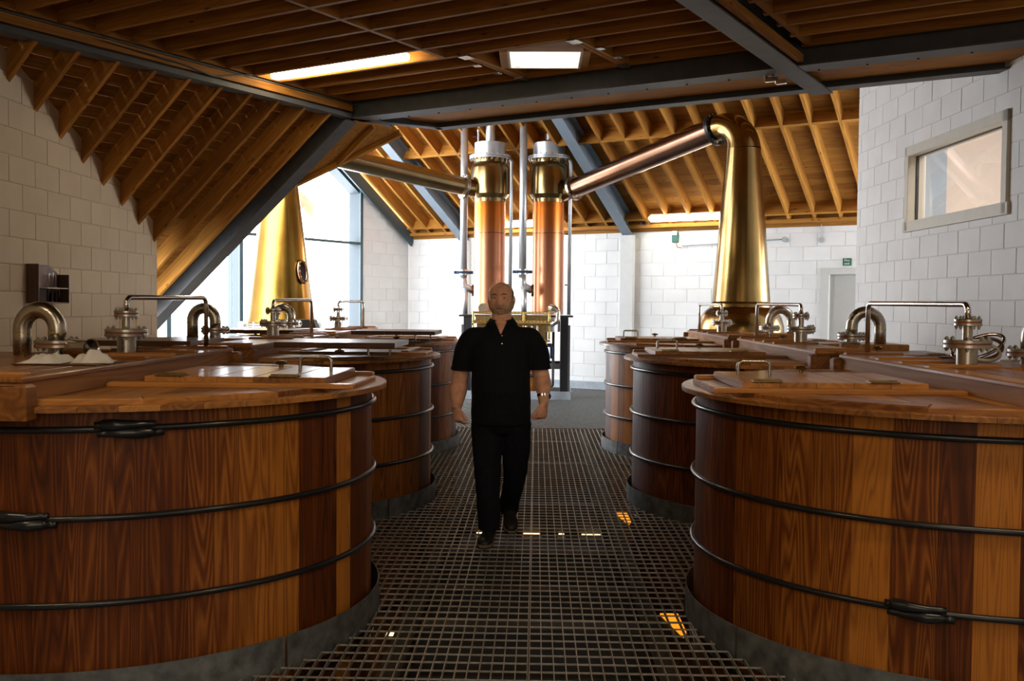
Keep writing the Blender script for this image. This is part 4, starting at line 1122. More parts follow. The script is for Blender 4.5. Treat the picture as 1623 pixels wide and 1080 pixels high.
# manhole on its flank
dm = Vector((.86, -.5, .17)).normalized(); zx = Vector((0, 0, 1)); zx = (zx - dm * zx.dot(dm)).normalized(); yy = dm.cross(zx)
mh = frame_mtx(Vector((0, 0, 2.02)) + Vector((.86, -.5, 0)).normalized() * .425, yy, zx, dm)
bm = bmesh.new(); ovp = [mh @ Vector((.085 * math.cos(t_), .165 * math.sin(t_), .03)) for t_ in [2 * PI * q / 32 for q in range(32)]]; add_tube(bm, ovp, .022, 8, True); obj('manhole_rim', bm, 'arm_copper', s2, smooth=True)
bm = bmesh.new()
for q in range(12):
    t_ = 2 * PI * q / 12; add_lathe(bm, [(.010, 0), (.010, .022)], 6, mh @ Matrix.Translation((.085 * math.cos(t_), .165 * math.sin(t_), .045)))
obj('manhole_bolt', bm, 'brass', s2)
obj('manhole_glass', prism([(.075 * math.cos(t_), .15 * math.sin(t_)) for t_ in [2 * PI * q / 24 for q in range(24)]], -.02, .012, 0, mh), 'watch_face', s2)

# ------------------------------------------------------------------ condensers
def condenser(c, side, label, cap_label):
    r_ = empty('condenser', (c.x, c.y, 0), 0, label, 'condenser', 'copper condensers')
    r = .262
    obj('shell', lathe([(r, 1.40), (r, 3.29), (r + .008, 3.30)], 48), 'shell_copper', r_, smooth=40)
    obj('head', lathe([(r + .004, 3.28), (r + .01, 3.34), (.325, 3.41), (.325, 3.84), (.30, 3.90), (.272, 3.94), (.272, 4.02)], 48), 'head_copper', r_, smooth=30)
    bm = bmesh.new(); add_lathe(bm, [(.27, 4.00), (.35, 4.0), (.35, 4.025), (.27, 4.025)], 48, None, False); add_lathe(bm, [(.27, 4.032), (.35, 4.032), (.35, 4.055), (.27, 4.055)], 48, None, False)
    obj('head_flange', bm, 'silver_paint', r_, smooth=40)
    bm = bmesh.new(); ring_bolts(bm, .328, 22, Matrix.Translation((0, 0, 4.02)), .10, .012); obj('bolt_ring', bm, 'bright_steel', r_)
    obj('cap', lathe([(.265, 4.055), (.265, 4.27), (.255, 4.275)], 40), 'silver_paint', r_, smooth=30)
    obj('vent_pipe', lathe([(.078, 4.27), (.078, 4.75)], 24), 'silver_paint', r_, smooth=30)
    sx_ = -.20 if side < 0 else .20
    pc = empty('pressure_cock'); pc.parent = r_
    b = bmesh.new(); add_lathe(b, [(.012, 4.27), (.012, 4.45), (.02, 4.46), (.02, 4.50), (.01, 4.52)], 10, Matrix.Translation((sx_, -.05, 0))); obj('cock_stem', b, 'stainless', pc, smooth=40)
    obj('cock_lever', box((sx_ + (.05 if side > 0 else -.05), -.05, 4.37), (.09, .02, .012)), 'blue_paint', pc)
    # branch to the lyne arm with its flange
    d_ = Vector((side * .42, (-.25 if side > 0 else -.2), 0)); base = Vector((0, 0, 3.62 - (.0))); e_ = Vector((d_.x, d_.y, 3.50 if side > 0 else 3.52)) 
    src = Vector((2.9, 14.3, 0)) if side > 0 else Vector((LS_[0], LS_[1], 0))
    full = (src - c); full.z = 0; ax = (e_ + full.normalized() * 1 - e_); slope_ = .235 if side > 0 else .13
    dd = (full.normalized() + Vector((0, 0, slope_))).normalized()
    p0 = e_ - dd * .34; obj('branch', tube([p0, e_ + dd * .0], [.135, .15], 32, False, False), 'head_copper', r_, smooth=50)
    xx = Vector((0, 0, 1)).cross(dd).normalized(); mt_ = frame_mtx(e_, xx, dd.cross(xx), dd)
    for s_ in (-.013, .013):
        bm = bmesh.new(); add_lathe(bm, [(.15, s_ - .010), (.205, s_ - .010), (.205, s_ + .010), (.15, s_ + .010)], 36, mt_, False); obj('branch_flange', bm, 'stainless', r_, smooth=40)
    bm = bmesh.new(); ring_bolts(bm, .185, 14, mt_, .07, .012); obj('bolt_ring', bm, 'bright_steel', r_)
    # drain pipe at one flank
    obj('flank_pipe', tube(fillet([(.30, -.05, 4.0), (.36, -.08, 3.96), (.355, -.10, 1.40)], .05), .03, 12), 'silver_paint', r_, smooth=True)
    for z in (2.75, 1.9): obj('pipe_clip', box((.33, -.09, z), (.10, .02, .02)), 'dark_steel_ring', r_)
    bm = bmesh.new(); add_lathe(bm, [(r + .002, 2.755), (r + .005, 2.76), (r + .002, 2.765)], 48, None, False); obj('shell_seam', bm, 'arm_copper', r_, smooth=True)
    return r_
condenser(CX1, -1, 'copper condenser column behind the man, fed by the pale bronze arm', '')
condenser(CX2, 1, 'copper condenser column fed by the dark copper lyne arm', '')
# tall water pipes with valves
for (px, py, grp) in ((-1.25, 17.15, 'beside the condenser behind the man'), (-.235, 16.6, 'between the two condensers')):
    r_ = empty('water_pipe', (px, py, 1.4), 0, 'tall grey water pipe with a blue valve standing ' + grp, 'pipe', 'tall water pipes at the condensers')
    hh = 4.78 - 1.4 if px > -1 else 3.5
    pts = fillet([(0, 0, hh), (0, 0, .62), (.0, 0, .48), (.16, .02, .40)], .1, 6)
    obj('riser_pipe', tube(pts, .062, 18), 'silver_paint', r_, smooth=True)
    obj('valve_body', lathe([(.085, .66), (.085, .69), (.07, .69), (.07, .72), (.085, .72), (.085, .75)], 20), 'stainless', r_, smooth=30)
    obj('valve_wheel', boxes([((-.12, 0, .705), (.09, .06, .05)), ((.12, 0, .705), (.09, .06, .05)), ((0, -.08, .705), (.2, .03, .04))], .008), 'blue_paint', r_, label='blue valve actuator')
    bm = bmesh.new(); add_lathe(bm, [(.10, -.02), (.10, .02)], 20, Matrix.Translation((.17, .02, .40)) @ Matrix.Rotation(PI / 2, 4, 'Y')); obj('end_flange', bm, 'arm_copper', r_, smooth=30)
    obj('lower_pipe', tube([(.03, 0, .46), (.03, 0, -.01)], .045, 14), 'silver_paint', r_, smooth=True)
# frame under the condensers
fx = A; mf = frame_mtx(UV(-7.81 - 1.86, 14.66 + .0), A, B, Vector((0, 0, 1)))
fo = UV(0, 0).copy()
P_r = Vector((.595, 16.66, 0)); uR, vF = P_r.dot(A), P_r.dot(B)
fr = empty('condenser_stand', (-.335, 16.93, 0), 0, 'black steel stand with a brass spirit safe carrying the two condensers', 'stand')
def fbox(c_, s_, name, mat, bev=0): return obj(name, box((c_[0], c_[1], c_[2]), s_, bev), mat, fr)
W2 = .92; D2 = .42
fbox((0, 0, 1.375), (2 * W2 + .04, 2 * D2 + .04, .03), 'top_plate', 'dark_steel_ring')
for sx_ in (-1, 1):
    for sy_ in (-1, 1):
        fbox((sx_ * (W2 - .12), sy_ * (D2 - .05), .745), (.13 if sy_ < 0 else .10, .10, 1.23), 'leg', 'black_paint', .004)
    fbox((sx_ * (W2 - .04), -D2 + .03, .68), (.035, .05, 1.10), 'leg', 'grey_steel')
fbox((0, -D2 + .03, .55), (2 * W2 - .2, .05, .09), 'rail', 'grey_steel'); fbox((0, D2 - .03, .55), (2 * W2 - .2, .05, .09), 'rail', 'black_paint')
fbox((W2 - .45, -D2 + .06, .72), (.10, .08, 1.2), 'leg', 'black_paint', .004)
fbox((-W2 + .42, -D2 + .06, .72), (.10, .08, 1.2), 'leg', 'black_paint', .004)
for q in ((0, -D2, .065, 2 * W2, .03), (0, D2, .065, 2 * W2, .03), (W2, 0, .065, .03, 2 * D2), (-W2, 0, .065, .03, 2 * D2)):
    fbox((q[0], q[1], q[2]), (q[3], q[4], .14), 'kick_plate', 'plinth')
obj('drum', lathe([(.17, 1.14), (.17, 1.36), (.2, 1.36), (.2, 1.375)], 28, Matrix.Translation((W2 - .36, -D2 + .10, -.02))), 'silver_paint', fr, smooth=30)
obj('drain_pipe', tube(fillet([(W2 - .30, -D2 + .02, 1.12), (W2 - .30, -D2 + .02, .22), (W2 - .52, -D2 + .02, .18), (W2 - .54, -D2 + .02, .03)], .05), .022, 10), 'black_paint', fr, smooth=True)
obj('blue_valve', boxes([((W2 - .44, -D2 - .02, .90), (.24, .05, .06)), ((W2 - .33, -D2 - .02, .78), (.05, .04, .2))], .01), 'blue_paint', fr)
obj('elbow_fitting', lathe([(.035, .0), (.035, .05), (.02, .05), (.02, .2), (.035, .2), (.035, .24)], 14, Matrix.Translation((W2 - .56, -D2 - .02, .86))), 'stainless', fr, smooth=30)
# spirit safe in brass in front
ss = empty('spirit_safe', (-.40, 16.30, 0), 0, 'brass and glass spirit safe in front of the condenser stand, behind the man', 'cabinet')
def sbox(c_, s_, name, mat, bev=0): return obj(name, box(c_, s_, bev), mat, ss)
for z, h_ in ((1.43, .04), (1.27, .03), (1.30, .02), (.98, .03)):
    sbox((0, 0, z), (1.26, .34, h_), 'brass_rail', 'brass', .006)
sbox((0, 0, 1.35), (1.16, .26, .09), 'glass_case', 'old_brass')
sbox((0, 0, 1.12), (1.12, .24, .26), 'inner_tank', 'old_brass')
for sx_ in (-.61, -.2, .2, .61):
    for z in (1.36, 1.12): sbox((sx_, -.16, z), (.035, .03, .22 if z < 1.2 else .12), 'brass_post', 'brass', .006)
bm = bmesh.new()
for i in range(22):
    for z in (1.43, 1.29): add_lathe(bm, [(.009, 0), (.009, .012)], 6, Matrix.Translation((-.6 + i * 1.2 / 21, -.17, z)) @ Matrix.Rotation(PI / 2, 4, 'X'))
obj('brass_rivet', bm, 'bright_steel', ss)
for sx_ in (.42, .33, .24): sbox((sx_, -.17, 1.12), (.03, .03, .22), 'sight_tube', 'bright_steel', .006)
obj('steel_bend', tube(fillet([(.60, -.16, 1.52), (.76, -.16, 1.50), (.74, -.16, 1.30), (.64, -.16, 1.24)], .09, 6), .04, 14), 'bright_steel', ss, smooth=True)
bm = bmesh.new(); add_lathe(bm, [(.08, -.012), (.08, .012)], 20, Matrix.Translation((.66, -.12, 1.50)) @ Matrix.Rotation(PI / 2, 4, 'X')); obj('bend_flange', bm, 'stainless', ss, smooth=30)
bm = bmesh.new(); add_lathe(bm, [(.08, -.012), (.08, .012)], 20, Matrix.Translation((-.46, -.12, 1.50)) @ Matrix.Rotation(PI / 2, 4, 'X')); obj('bend_flange', bm, 'stainless', ss, smooth=30)
for sx_ in (-.55, .55): sbox((sx_, 0, .485), (.06, .06, .965), 'brass_leg', 'brass', .006)
# small oak receiver between the stand's legs
rc = empty('wooden_receiver', (-.22, 16.85, 0), 0, 'light timber receiver tub standing inside the condenser stand behind the man', 'vat')
for i in range(26):
    V = []; a0 = 2 * PI * i / 26; a1 = 2 * PI * (i + .97) / 26
    b_ = prism([(.27 * math.cos(a0), .27 * math.sin(a0)), (.30 * math.cos(a0), .30 * math.sin(a0)), (.30 * math.cos(a1), .30 * math.sin(a1)), (.27 * math.cos(a1), .27 * math.sin(a1))], .0, .82); obj('stave', b_, 'stave_wood', rc, tone=random.uniform(.7, 1))
obj('hoop', lathe([(.304, .36), (.308, .37), (.308, .41), (.304, .42)], 32, None, False), 'black_paint', rc, smooth=30)
obj('lid', lathe([(.31, .82), (.31, .85), (0.001, .85)], 32), 'lid_wood', rc)
# control box in front of the tall still
pn = obj('sloping_panel', prism([(-.14, 0), (.14, 0), (.10, .13), (-.14, .13)], 0, .2, 0, frame_mtx(Vector((-2.9, 12.75, 1.22)), Vector((1, 0, 0)), Vector((0, 0, 1)), Vector((0, -1, 0)))), 'grey_steel'); tag(pn, 'small grey sloping panel below the flange of the manhole still', 'panel')
obj('panel_post', box((-2.9, 12.75, .6), (.06, .06, 1.24)), 'grey_steel', None) if False else None
pn2 = obj('panel_post', box((-2.9, 12.65, .61), (.06, .06, 1.22)), 'grey_steel'); tag(pn2, 'thin grey post carrying the sloping panel', 'post')

# ------------------------------------------------------------------ lamps and small fittings
def batten_lamp(u0, u1, v, z, name, mat, label, tilt=0, w=.12, grp=None):
    L = u1 - u0; r_ = empty(name, UV((u0 + u1) / 2, v, z), ROT_A, label, 'lamp'); r_.rotation_euler = (tilt, 0, ROT_A)
    obj('light_body', box((0, 0, .055), (L * .98, w * .7, .05), .006), 'white_trim', r_)
    obj('diffuser', box((0, 0, .0), (L, w, .07), .02), mat, r_)
    return r_
batten_lamp(-7.58, -5.85, 7.642, 3.90, 'tube_lamp', 'tube_ceiling', 'long lit tube lamp between the timber joists of the flat ceiling')
batten_lamp(-7.18, -5.75, VB - .30, 3.09, 'tube_lamp', 'tube_hall', 'lit tube lamp under the rafters next to the pot-bellied still', -.5)
batten_lamp(-10.38, -9.0, VB - .30, 3.09, 'tube_lamp', 'tube_hall', 'lit tube lamp under the rafters between the two condensers', -.5)
for (x, y) in ((-2.4, 2.2), (1.9, 2.6), (-.6, -.6)):
    P = Vector((x, y, 3.79)); o = area_light('near_tube_glow', P, (0, 0, ROT_A), 1.6, .14, 34, (1, .76, .46))
# emergency light
el = empty('emergency_light', UV(-6.80, VB - .03, 2.66), ROT_A, 'small green emergency unit with white lens on the back wall', 'fitting')
obj('unit_body', box((0, 0, .12), (.11, .07, .19), .008), 'unit_green', el); obj('unit_lens', box((0, -.04, .19), (.09, .02, .07), .004), 'sign_white', el, label='white lens')
obj('red_cable', tube(fillet([(.03, -.02, .01), (.05, -.03, -.06), (.12, -.01, -.07)], .03), .008, 6), 'rust_gasket', el, smooth=True)
cdt = empty('conduit', UV(-6.68, VB - .02, 2.63), ROT_A, 'grey conduit with round box running behind the still neck', 'conduit')
obj('conduit_tube', tube([(0, 0, 0), (1.78, 0, .06)], .012, 8), 'grey_plastic', cdt, smooth=True); obj('round_box', lathe([(.045, 0), (.045, .03)], 20, Matrix.Translation((1.82, .01, .06)) @ Matrix.Rotation(PI / 2, 4, 'X')), 'grey_plastic', cdt, smooth=30)
cd2 = empty('conduit', UV(-4.26, VB - .02, 2.66), ROT_A, 'short hanging conduit with round box above the door', 'conduit')
obj('conduit_tube', tube([(0, 0, .26), (0, 0, .03)], .009, 8), 'grey_plastic', cd2, smooth=True); obj('round_box', lathe([(.04, 0), (.04, .03)], 20, Matrix.Translation((0, .01, 0)) @ Matrix.Rotation(PI / 2, 4, 'X')), 'grey_plastic', cd2, smooth=30)
sgn_ = empty('exit_sign', UV(-3.84, VB - .012, 2.23), ROT_A, 'green fire exit sign with white lettering above the grey door', 'sign')
obj('sign_plate', box((.0, 0, .07), (.135, .012, .12)), 'green_sign', sgn_)
def text_obj(body, size, mat, parent, loc, rot):
    c_ = bpy.data.curves.new('lettering', 'FONT'); c_.body = body; c_.size = size; c_.extrude = .001; c_.align_x = 'CENTER'
    o_ = bpy.data.objects.new('lettering', c_); COL.objects.link(o_); bpy.context.view_layer.update(); me = bpy.data.meshes.new_from_object(o_.evaluated_get(bpy.context.evaluated_depsgraph_get())); bpy.data.objects.remove(o_); me.materials.append(MATS[mat]); o_ = bpy.data.objects.new('lettering', me); COL.objects.link(o_); o_.parent = parent; o_.location = loc; o_.rotation_euler = rot; return o_
text_obj('Fire', .056, 'sign_white', sgn_, (-.0, -.0085, .078), (PI / 2, 0, 0)); text_obj('exit', .056, 'sign_white', sgn_, (-.0, -.0085, .028), (PI / 2, 0, 0))
# cable clipped to the edge beam, and clamp under the crossing beams
o = obj('ceiling_cable', tube(fillet([UV(UE + .06, 5.5, 3.83), UV(UE + .08, 6.6, 3.80), UV(UE + .085, 6.9, 3.76), UV(UE + .07, 7.5, 3.9)], .2), .009, 8), 'rubber', smooth=True); tag(o, 'black cable running along the timber above the edge beam', 'cable')
bc = empty('beam_clamp', UV(-2.84, 9.23, 3.66), ROT_A, 'small silver clamp under the crossing of the grey steel beams', 'clamp')
obj('clamp_body', boxes([((0, 0, 0), (.12, .04, .04)), ((.09, 0, -.03), (.10, .05, .04)), ((-.05, 0, .025), (.03, .03, .04))], .006), 'bright_steel', bc)
o = obj('ceiling_cable', tube(fillet([UV(-7.45, VB - .18, 3.1), UV(-7.38, VB - .2, 3.02), UV(-7.3, VB - .2, 2.99), UV(-7.18, VB - .28, 3.09)], .08), .010, 8), 'rubber', smooth=True); tag(o, 'short black cable looping to the lamp beside the still neck', 'cable')

# ------------------------------------------------------------------ the man
def ring_loft(bm, rings, segs=28):
    """rings: (cx, cy, cz, rx, ry) horizontal ellipses; closed ends"""
    L_ = []
    for (cx, cy, cz, rx, ry) in rings:
        L_.append([bm.verts.new((cx + rx * math.cos(2 * PI * i / segs), cy + ry * math.sin(2 * PI * i / segs), cz)) for i in range(segs)])
    for k in range(len(L_) - 1):
        for i in range(segs):
            j = (i + 1) % segs; bm.faces.new((L_[k][i], L_[k][j], L_[k + 1][j], L_[k + 1][i]))
    bm.faces.new(L_[0][::-1]); bm.faces.new(L_[-1])
def blob(bm, c_, r, mtx=None, segs=16):
    rr_ = bmesh.ops.create_uvsphere(bm, u_segments=segs, v_segments=max(8, segs // 2), radius=1.0)
    for v in rr_['verts']:
        v.co = Vector((v.co.x * r[0], v.co.y * r[1], v.co.z * r[2])); v.co = (mtx @ v.co if mtx else v.co) + Vector(c_)
def remesh(o, vox, smooth_it=2, fac=.5):
    md = o.modifiers.new('remesh', 'REMESH'); md.mode = 'VOXEL'; md.voxel_size = vox; md.use_smooth_shade = True
    if smooth_it: m2 = o.modifiers.new('smooth', 'SMOOTH'); m2.iterations = smooth_it; m2.factor = fac
def G(x, s_): return math.exp(-(x / s_) ** 2)
HC = Vector((-.004, .0, 1.588))
def head_pt(th_, ph, off=0.0):
    """th_ azimuth (0 = face front), ph elevation; returns local point, y forward is negative world y"""
    cx_, cz_ = math.sin(th_) * math.cos(ph), math.sin(ph); cy_ = math.cos(th_) * math.cos(ph)
    a_, b_, c_ = .0795, .098, .116
    x, y, z = cx_ * a_, cy_ * b_, cz_ * c_
    # superellipse squareness of the face and broad jaw
    if z < 0:
        k_ = min(1, -z / .116); x *= 1 + .10 * math.sin(PI * min(1, k_ * 1.1)) ; y *= 1 + .02 * k_
        if y < 0: y *= 1 - .25 * k_
    else: x *= 1 + .20 * math.sin(PI * min(1, z / .116) ** 1.5); y *= 1 + .06 * math.sin(PI * min(1, z / .116) ** 1.6)
    if y > 0:
        f = 1.0
        y -= .010 * G(abs(x) - .031, .015) * G(z - .010, .012)           # eye sockets
        y += .0035 * G(abs(x) - .031, .010) * G(z - .008, .006)          # lids
        y += .006 * G(z - .032, .010) * G(x, .05)                       # brow
        y += .024 * G(x, .0105 + .004 * (1 - min(1, max(0, (z + .04) / .05)))) * (1 / (1 + math.exp(-(z + .040) / .003))) * (1 - min(1, max(0, (z + .036) / .058)))  # nose
        y += .008 * G(abs(x) - .012, .006) * G(z + .033, .007)          # nostril wings
        y += .005 * G(abs(x) - .042, .02) * G(z + .025, .02)            # cheeks
        y += .006 * G(x, .022) * G(z + .060, .012) - .006 * G(x, .022) * G(z + .066, .003)   # mouth
        y += .007 * G(x, .022) * G(z + .095, .016)                      # chin
    n_ = Vector((x, y, z)).normalized()
    v = Vector((x, y, z)) + n_ * off
    return v
HR = Matrix.Rotation(math.radians(-6), 3, 'Z') @ Matrix.Rotation(math.radians(-1), 3, 'Y')
def hl_(v):  # head local to person local
    q = HR @ Vector((v.x, -v.y, v.z)); return q + HC
man = empty('person', (-.231, 6.70, 0), 0, 'bald man with short grey beard in dark polo shirt and trousers walking down the aisle', 'person')
bm = bmesh.new()
NT_, NP_ = 72, 56; grid = []
for j in range(1, NP_):
    ph = -PI / 2 + PI * j / NP_; grid.append([bm.verts.new(hl_(head_pt(2 * PI * i / NT_, ph))) for i in range(NT_)])
for j in range(len(grid) - 1):
    for i in range(NT_):
        k = (i + 1) % NT_; bm.faces.new((grid[j][k], grid[j][i], grid[j + 1][i], grid[j + 1][k]))
bot = bm.verts.new(hl_(Vector((0, 0, -.116)))); top = bm.verts.new(hl_(Vector((0, 0, .116))))
for i in range(NT_):
    k = (i + 1) % NT_; bm.faces.new((grid[0][i], grid[0][k], bot)); bm.faces.new((grid[-1][k], grid[-1][i], top))
# ears
for s_ in (-1, 1):
    blob(bm, hl_(Vector((s_ * .084, -.008, -.006))), (.009, .020, .032), Matrix.Rotation(s_ * .35, 3, 'Z'), 14)
ring_loft(bm, [(0, .02, 1.36, .12, .085), (0, .015, 1.41, .085, .075), (-.002, .010, 1.45, .069, .072), (-.003, .012, 1.50, .067, .070), (-.003, .016, 1.55, .06, .065)])
ring_loft(bm, [(0, 0, .80, .13, .10), (0, -.01, 1.0, .14, .12), (0, 0, 1.25, .16, .10), (0, .01, 1.36, .13, .08), (0, .015, 1.40, .07, .06)])
def spline(pts, n_=6):
    out = []; P_ = [Vector(p_) for p_ in pts]; P_ = [P_[0] * 2 - P_[1]] + P_ + [P_[-1] * 2 - P_[-2]]
    for i in range(1, len(P_) - 2):
        p0, p1, p2, p3 = P_[i - 1:i + 3]
        for k in range(n_):
            t_ = k / n_; out.append(.5 * ((2 * p1) + (p2 - p0) * t_ + (2 * p0 - 5 * p1 + 4 * p2 - p3) * t_ * t_ + (3 * p1 - p0 - 3 * p2 + p3) * t_ ** 3))
    out.append(P_[-2]); return out
def limb(bm, pr, segs=20, n_=6):
    """pr: list of (x, y, z, r)"""
    pts = spline([p_[:3] for p_ in pr], n_); rr_ = spline([(p_[3], 0, 0) for p_ in pr], n_); add_tube(bm, pts, [max(.003, v.x) for v in rr_], segs)
limb(bm, [(-.12, .01, 1.34, .06), (-.215, .01, 1.30, .062), (-.262, .02, 1.14, .056), (-.283, .035, 1.03, .056), (-.290, .02, .97, .060), (-.294, .0, .90, .044), (-.297, -.010, .857, .034)])
limb(bm, [(.12, .01, 1.34, .06), (.215, .01, 1.30, .062), (.252, .0, 1.15, .056), (.272, -.01, 1.07, .055), (.281, -.045, 1.02, .055), (.284, -.085, .955, .040), (.286, -.105, .905, .032)])
def hand(bm, W, d, e, n_, curl):
    W, d, e, n_ = Vector(W), Vector(d).normalized(), Vector(e), Vector(n_)
    e = (e - d * e.dot(d)).normalized(); n_ = d.cross(e) * (1 if d.cross(e).dot(n_) > 0 else -1)
    # palm as a flattened loft
    L_ = []; segs = 18
    for t_, br, tk in ((-.01, .028, .026), (.015, .036, .022), (.045, .043, .020), (.075, .044, .017), (.092, .040, .012)):
        c_ = W + d * t_ + n_ * (.004 * t_ / .09); L_.append([bm.verts.new(c_ + e * (br * math.cos(2 * PI * i / segs)) + n_ * (tk * math.sin(2 * PI * i / segs))) for i in range(segs)])
    for k in range(len(L_) - 1):
        for i in range(segs): j = (i + 1) % segs; bm.faces.new((L_[k][i], L_[k][j], L_[k + 1][j], L_[k + 1][i]))
    bm.faces.new(L_[0][::-1]); bm.faces.new(L_[-1])
    for i, (ln, off) in enumerate(((.072, .031), (.080, .011), (.074, -.010), (.058, -.030))):
        p_ = W + d * .070 + e * off; dirv = d + e * (off * 1.2); pts = [p_ - d * .02, p_]; a_ = .18 + .10 * i * .5
        segl = (.30 * ln + .012, .40 * ln, .30 * ln)
        for q in range(3):
            a_ += curl * (.55 if q == 0 else .75); pts.append(pts[-1] + (dirv.normalized() * math.cos(a_) + n_ * math.sin(a_)) * segl[q])
        add_tube(bm, pts, [.0095, .0105, .0098, .0090, .0068], 10)
    p_ = W + d * .020 + e * .026; t1 = (e * .62 + d * .75 + n_ * .25).normalized(); t2 = (e * .25 + d * .9 + n_ * .4).normalized()
    add_tube(bm, [p_ - t1 * .02, p_, p_ + t1 * .034, p_ + t1 * .034 + t2 * .030, p_ + t1 * .034 + t2 * .052], [.013, .0145, .0125, .0110, .0080], 10)
hand(bm, (-.297, -.012, .862), (.10, -.10, -1), (.72, -.70, 0), (.75, .6, 0), .75)
hand(bm, (.286, -.11, .900), (-.12, -.10, -1), (-.72, -.70, 0), (-.75, .6, 0), .95)
body = obj('body', bm, 'skin', man, smooth=True); remesh(body, .0042, 2, .4)
def shell(name, mask, off, mat, noisy=0.0, nt=120, np_=100):
    V = []; Fc = []; idx = {}
    def vid(i, j, lay):
        key = (i % nt, j, lay)
        if key not in idx:
            th_ = 2 * PI * (i % nt) / nt; ph = -PI / 2 + PI * j / np_; p_ = head_pt(th_, ph)
            m_ = mask(p_); o_ = off * (m_ if lay else -0.4) + (noisy * noise.noise(p_ * 160) * m_ if lay else 0)
            idx[key] = len(V); V.append(tuple(hl_(head_pt(th_, ph, o_))))
        return idx[key]
    cells = set()
    for i in range(nt):
        for j in range(2, np_ - 1):
            th_ = 2 * PI * (i + .5) / nt; ph = -PI / 2 + PI * (j + .5) / np_
            if mask(head_pt(th_, ph)) > .05: cells.add((i, j))
    for (i, j) in cells:
        Fc.append((vid(i, j, 1), vid(i, j + 1, 1), vid(i + 1, j + 1, 1), vid(i + 1, j, 1)))
        for (di, dj, e1, e2) in ((0, -1, (i, j), (i + 1, j)), (0, 1, (i + 1, j + 1), (i, j + 1)), (-1, 0, (i, j + 1), (i, j)), (1, 0, (i + 1, j), (i + 1, j + 1))):
            if ((i + di) % nt, j + dj) not in cells: Fc.append((vid(e1[0], e1[1], 1), vid(e2[0], e2[1], 1), vid(e2[0], e2[1], 0), vid(e1[0], e1[1], 0)))
    o_ = obj(name, (V, Fc), mat, man, smooth=True); return o_
def sstep(a_, b_, x): t_ = min(1, max(0, (x - a_) / (b_ - a_))); return t_ * t_ * (3 - 2 * t_)
def beard_mask(p_):
    if p_.y < -.015: return 0
    line = -.052 + .0 * p_.x + .055 * sstep(.050, .078, abs(p_.x))           # rises to the ears as sideburns
    m_ = 1 - sstep(line - .008, line + .002, p_.z)
    if abs(p_.x) < .034 and p_.z > -.052: m_ = max(m_, (1 - sstep(.026, .034, abs(p_.x))) * sstep(-.056, -.050, p_.z) * (1 - sstep(-.044, -.038, p_.z)))   # moustache
    if abs(p_.x) < .024 and -.068 < p_.z < -.056: m_ *= .0
    return m_
shell('beard', beard_mask, .0042, 'beard_hair', .0018)
def hair_mask(p_):
    if p_.y > .035: return 0
    side = sstep(.066, .078, abs(p_.x)) if p_.y > -.04 else 1
    return side * (1 - sstep(.035, .060, p_.z)) * sstep(-.06, -.04, p_.z) * (.9)
shell('hair', hair_mask, .0016, 'hair_grey', .0005)
def eye_brow(s_):
    c_ = head_pt(math.asin(s_ * .031 / .08), math.asin(.010 / .116)); w_ = hl_(Vector((c_.x, c_.y - .0052, c_.z)))
    bm = bmesh.new(); blob(bm, w_, (.0125, .008, .0050), None, 14); obj('eye', bm, 'eye_white', man, smooth=True)
    bm = bmesh.new(); blob(bm, w_ + Vector((0, -.0052, 0)), (.0052, .0045, .0046), None, 12); obj('iris', bm, 'eye_dark', man, smooth=True)
    pts = []
    for q in range(7):
        x = s_ * (.014 + .032 * q / 6); zz = .032 + .004 * math.sin(PI * q / 6); ph = math.asin(zz / .116); th_ = math.asin(min(.99, abs(x) / (.0795 * math.cos(ph)))) * s_
        pts.append(hl_(head_pt(th_, ph, .0018)))
    bm = bmesh.new(); add_tube(bm, pts, [.002, .0035, .004, .004, .0035, .003, .0015], 6); obj('eyebrow', bm, 'hair_grey', man, smooth=True)
    pts = [hl_(Vector((x_, head_pt(math.asin(min(.99, abs(x_) / .08)) * s_, .09).y + .0045, .0135 + .0015 * math.cos((abs(x_) - .031) * 90)))) for x_ in [s_ * (.019 + .024 * q / 5) for q in range(6)]]
    bm = bmesh.new(); add_tube(bm, pts, .0022, 6); obj('eyelid', bm, 'skin', man, smooth=True)
for s_ in (-1, 1): eye_brow(s_)
pts = [hl_(Vector((x_, head_pt(math.asin(x_ / .08), math.asin(-.061 / .116)).y + .001, -.061 - .0015 * (abs(x_) / .02)))) for x_ in (-.021, -.012, -.004, .004, .012, .021)]
obj('mouth', tube(pts, [.0012, .0028, .003, .003, .0028, .0012], 8), 'lip', man, smooth=True)
# polo shirt
bm = bmesh.new()
ring_loft(bm, [(.0, .0, .752, .196, .155), (0, -.004, .77, .198, .160), (0, -.012, .88, .197, .172), (0, -.022, .98, .196, .180), (0, -.020, 1.08, .195, .172), (0, -.012, 1.17, .197, .158), (0, -.004, 1.25, .205, .143), (0, .002, 1.31, .212, .128), (0, .008, 1.355, .195, .110), (0, .012, 1.39, .150, .092), (0, .014, 1.42, .105, .080), (0, .014, 1.445, .080, .076)], 40)
limb(bm, [(-.12, .005, 1.335, .075), (-.195, .006, 1.315, .082), (-.238, .012, 1.25, .078), (-.258, .018, 1.17, .074), (-.266, .022, 1.118, .071)])
limb(bm, [(.12, .005, 1.335, .075), (.195, .006, 1.315, .082), (.235, .006, 1.25, .078), (.250, .0, 1.18, .074), (.257, -.004, 1.132, .071)])
shirt = obj('polo_shirt', bm, 'shirt_navy', man, smooth=True); remesh(shirt, .008, 4, .5)
tx = bpy.data.textures.new('folds', 'CLOUDS'); tx.noise_scale = .14; tx.noise_depth = 1
md = shirt.modifiers.new('folds', 'DISPLACE'); md.texture = tx; md.strength = .016; md.mid_level = .5
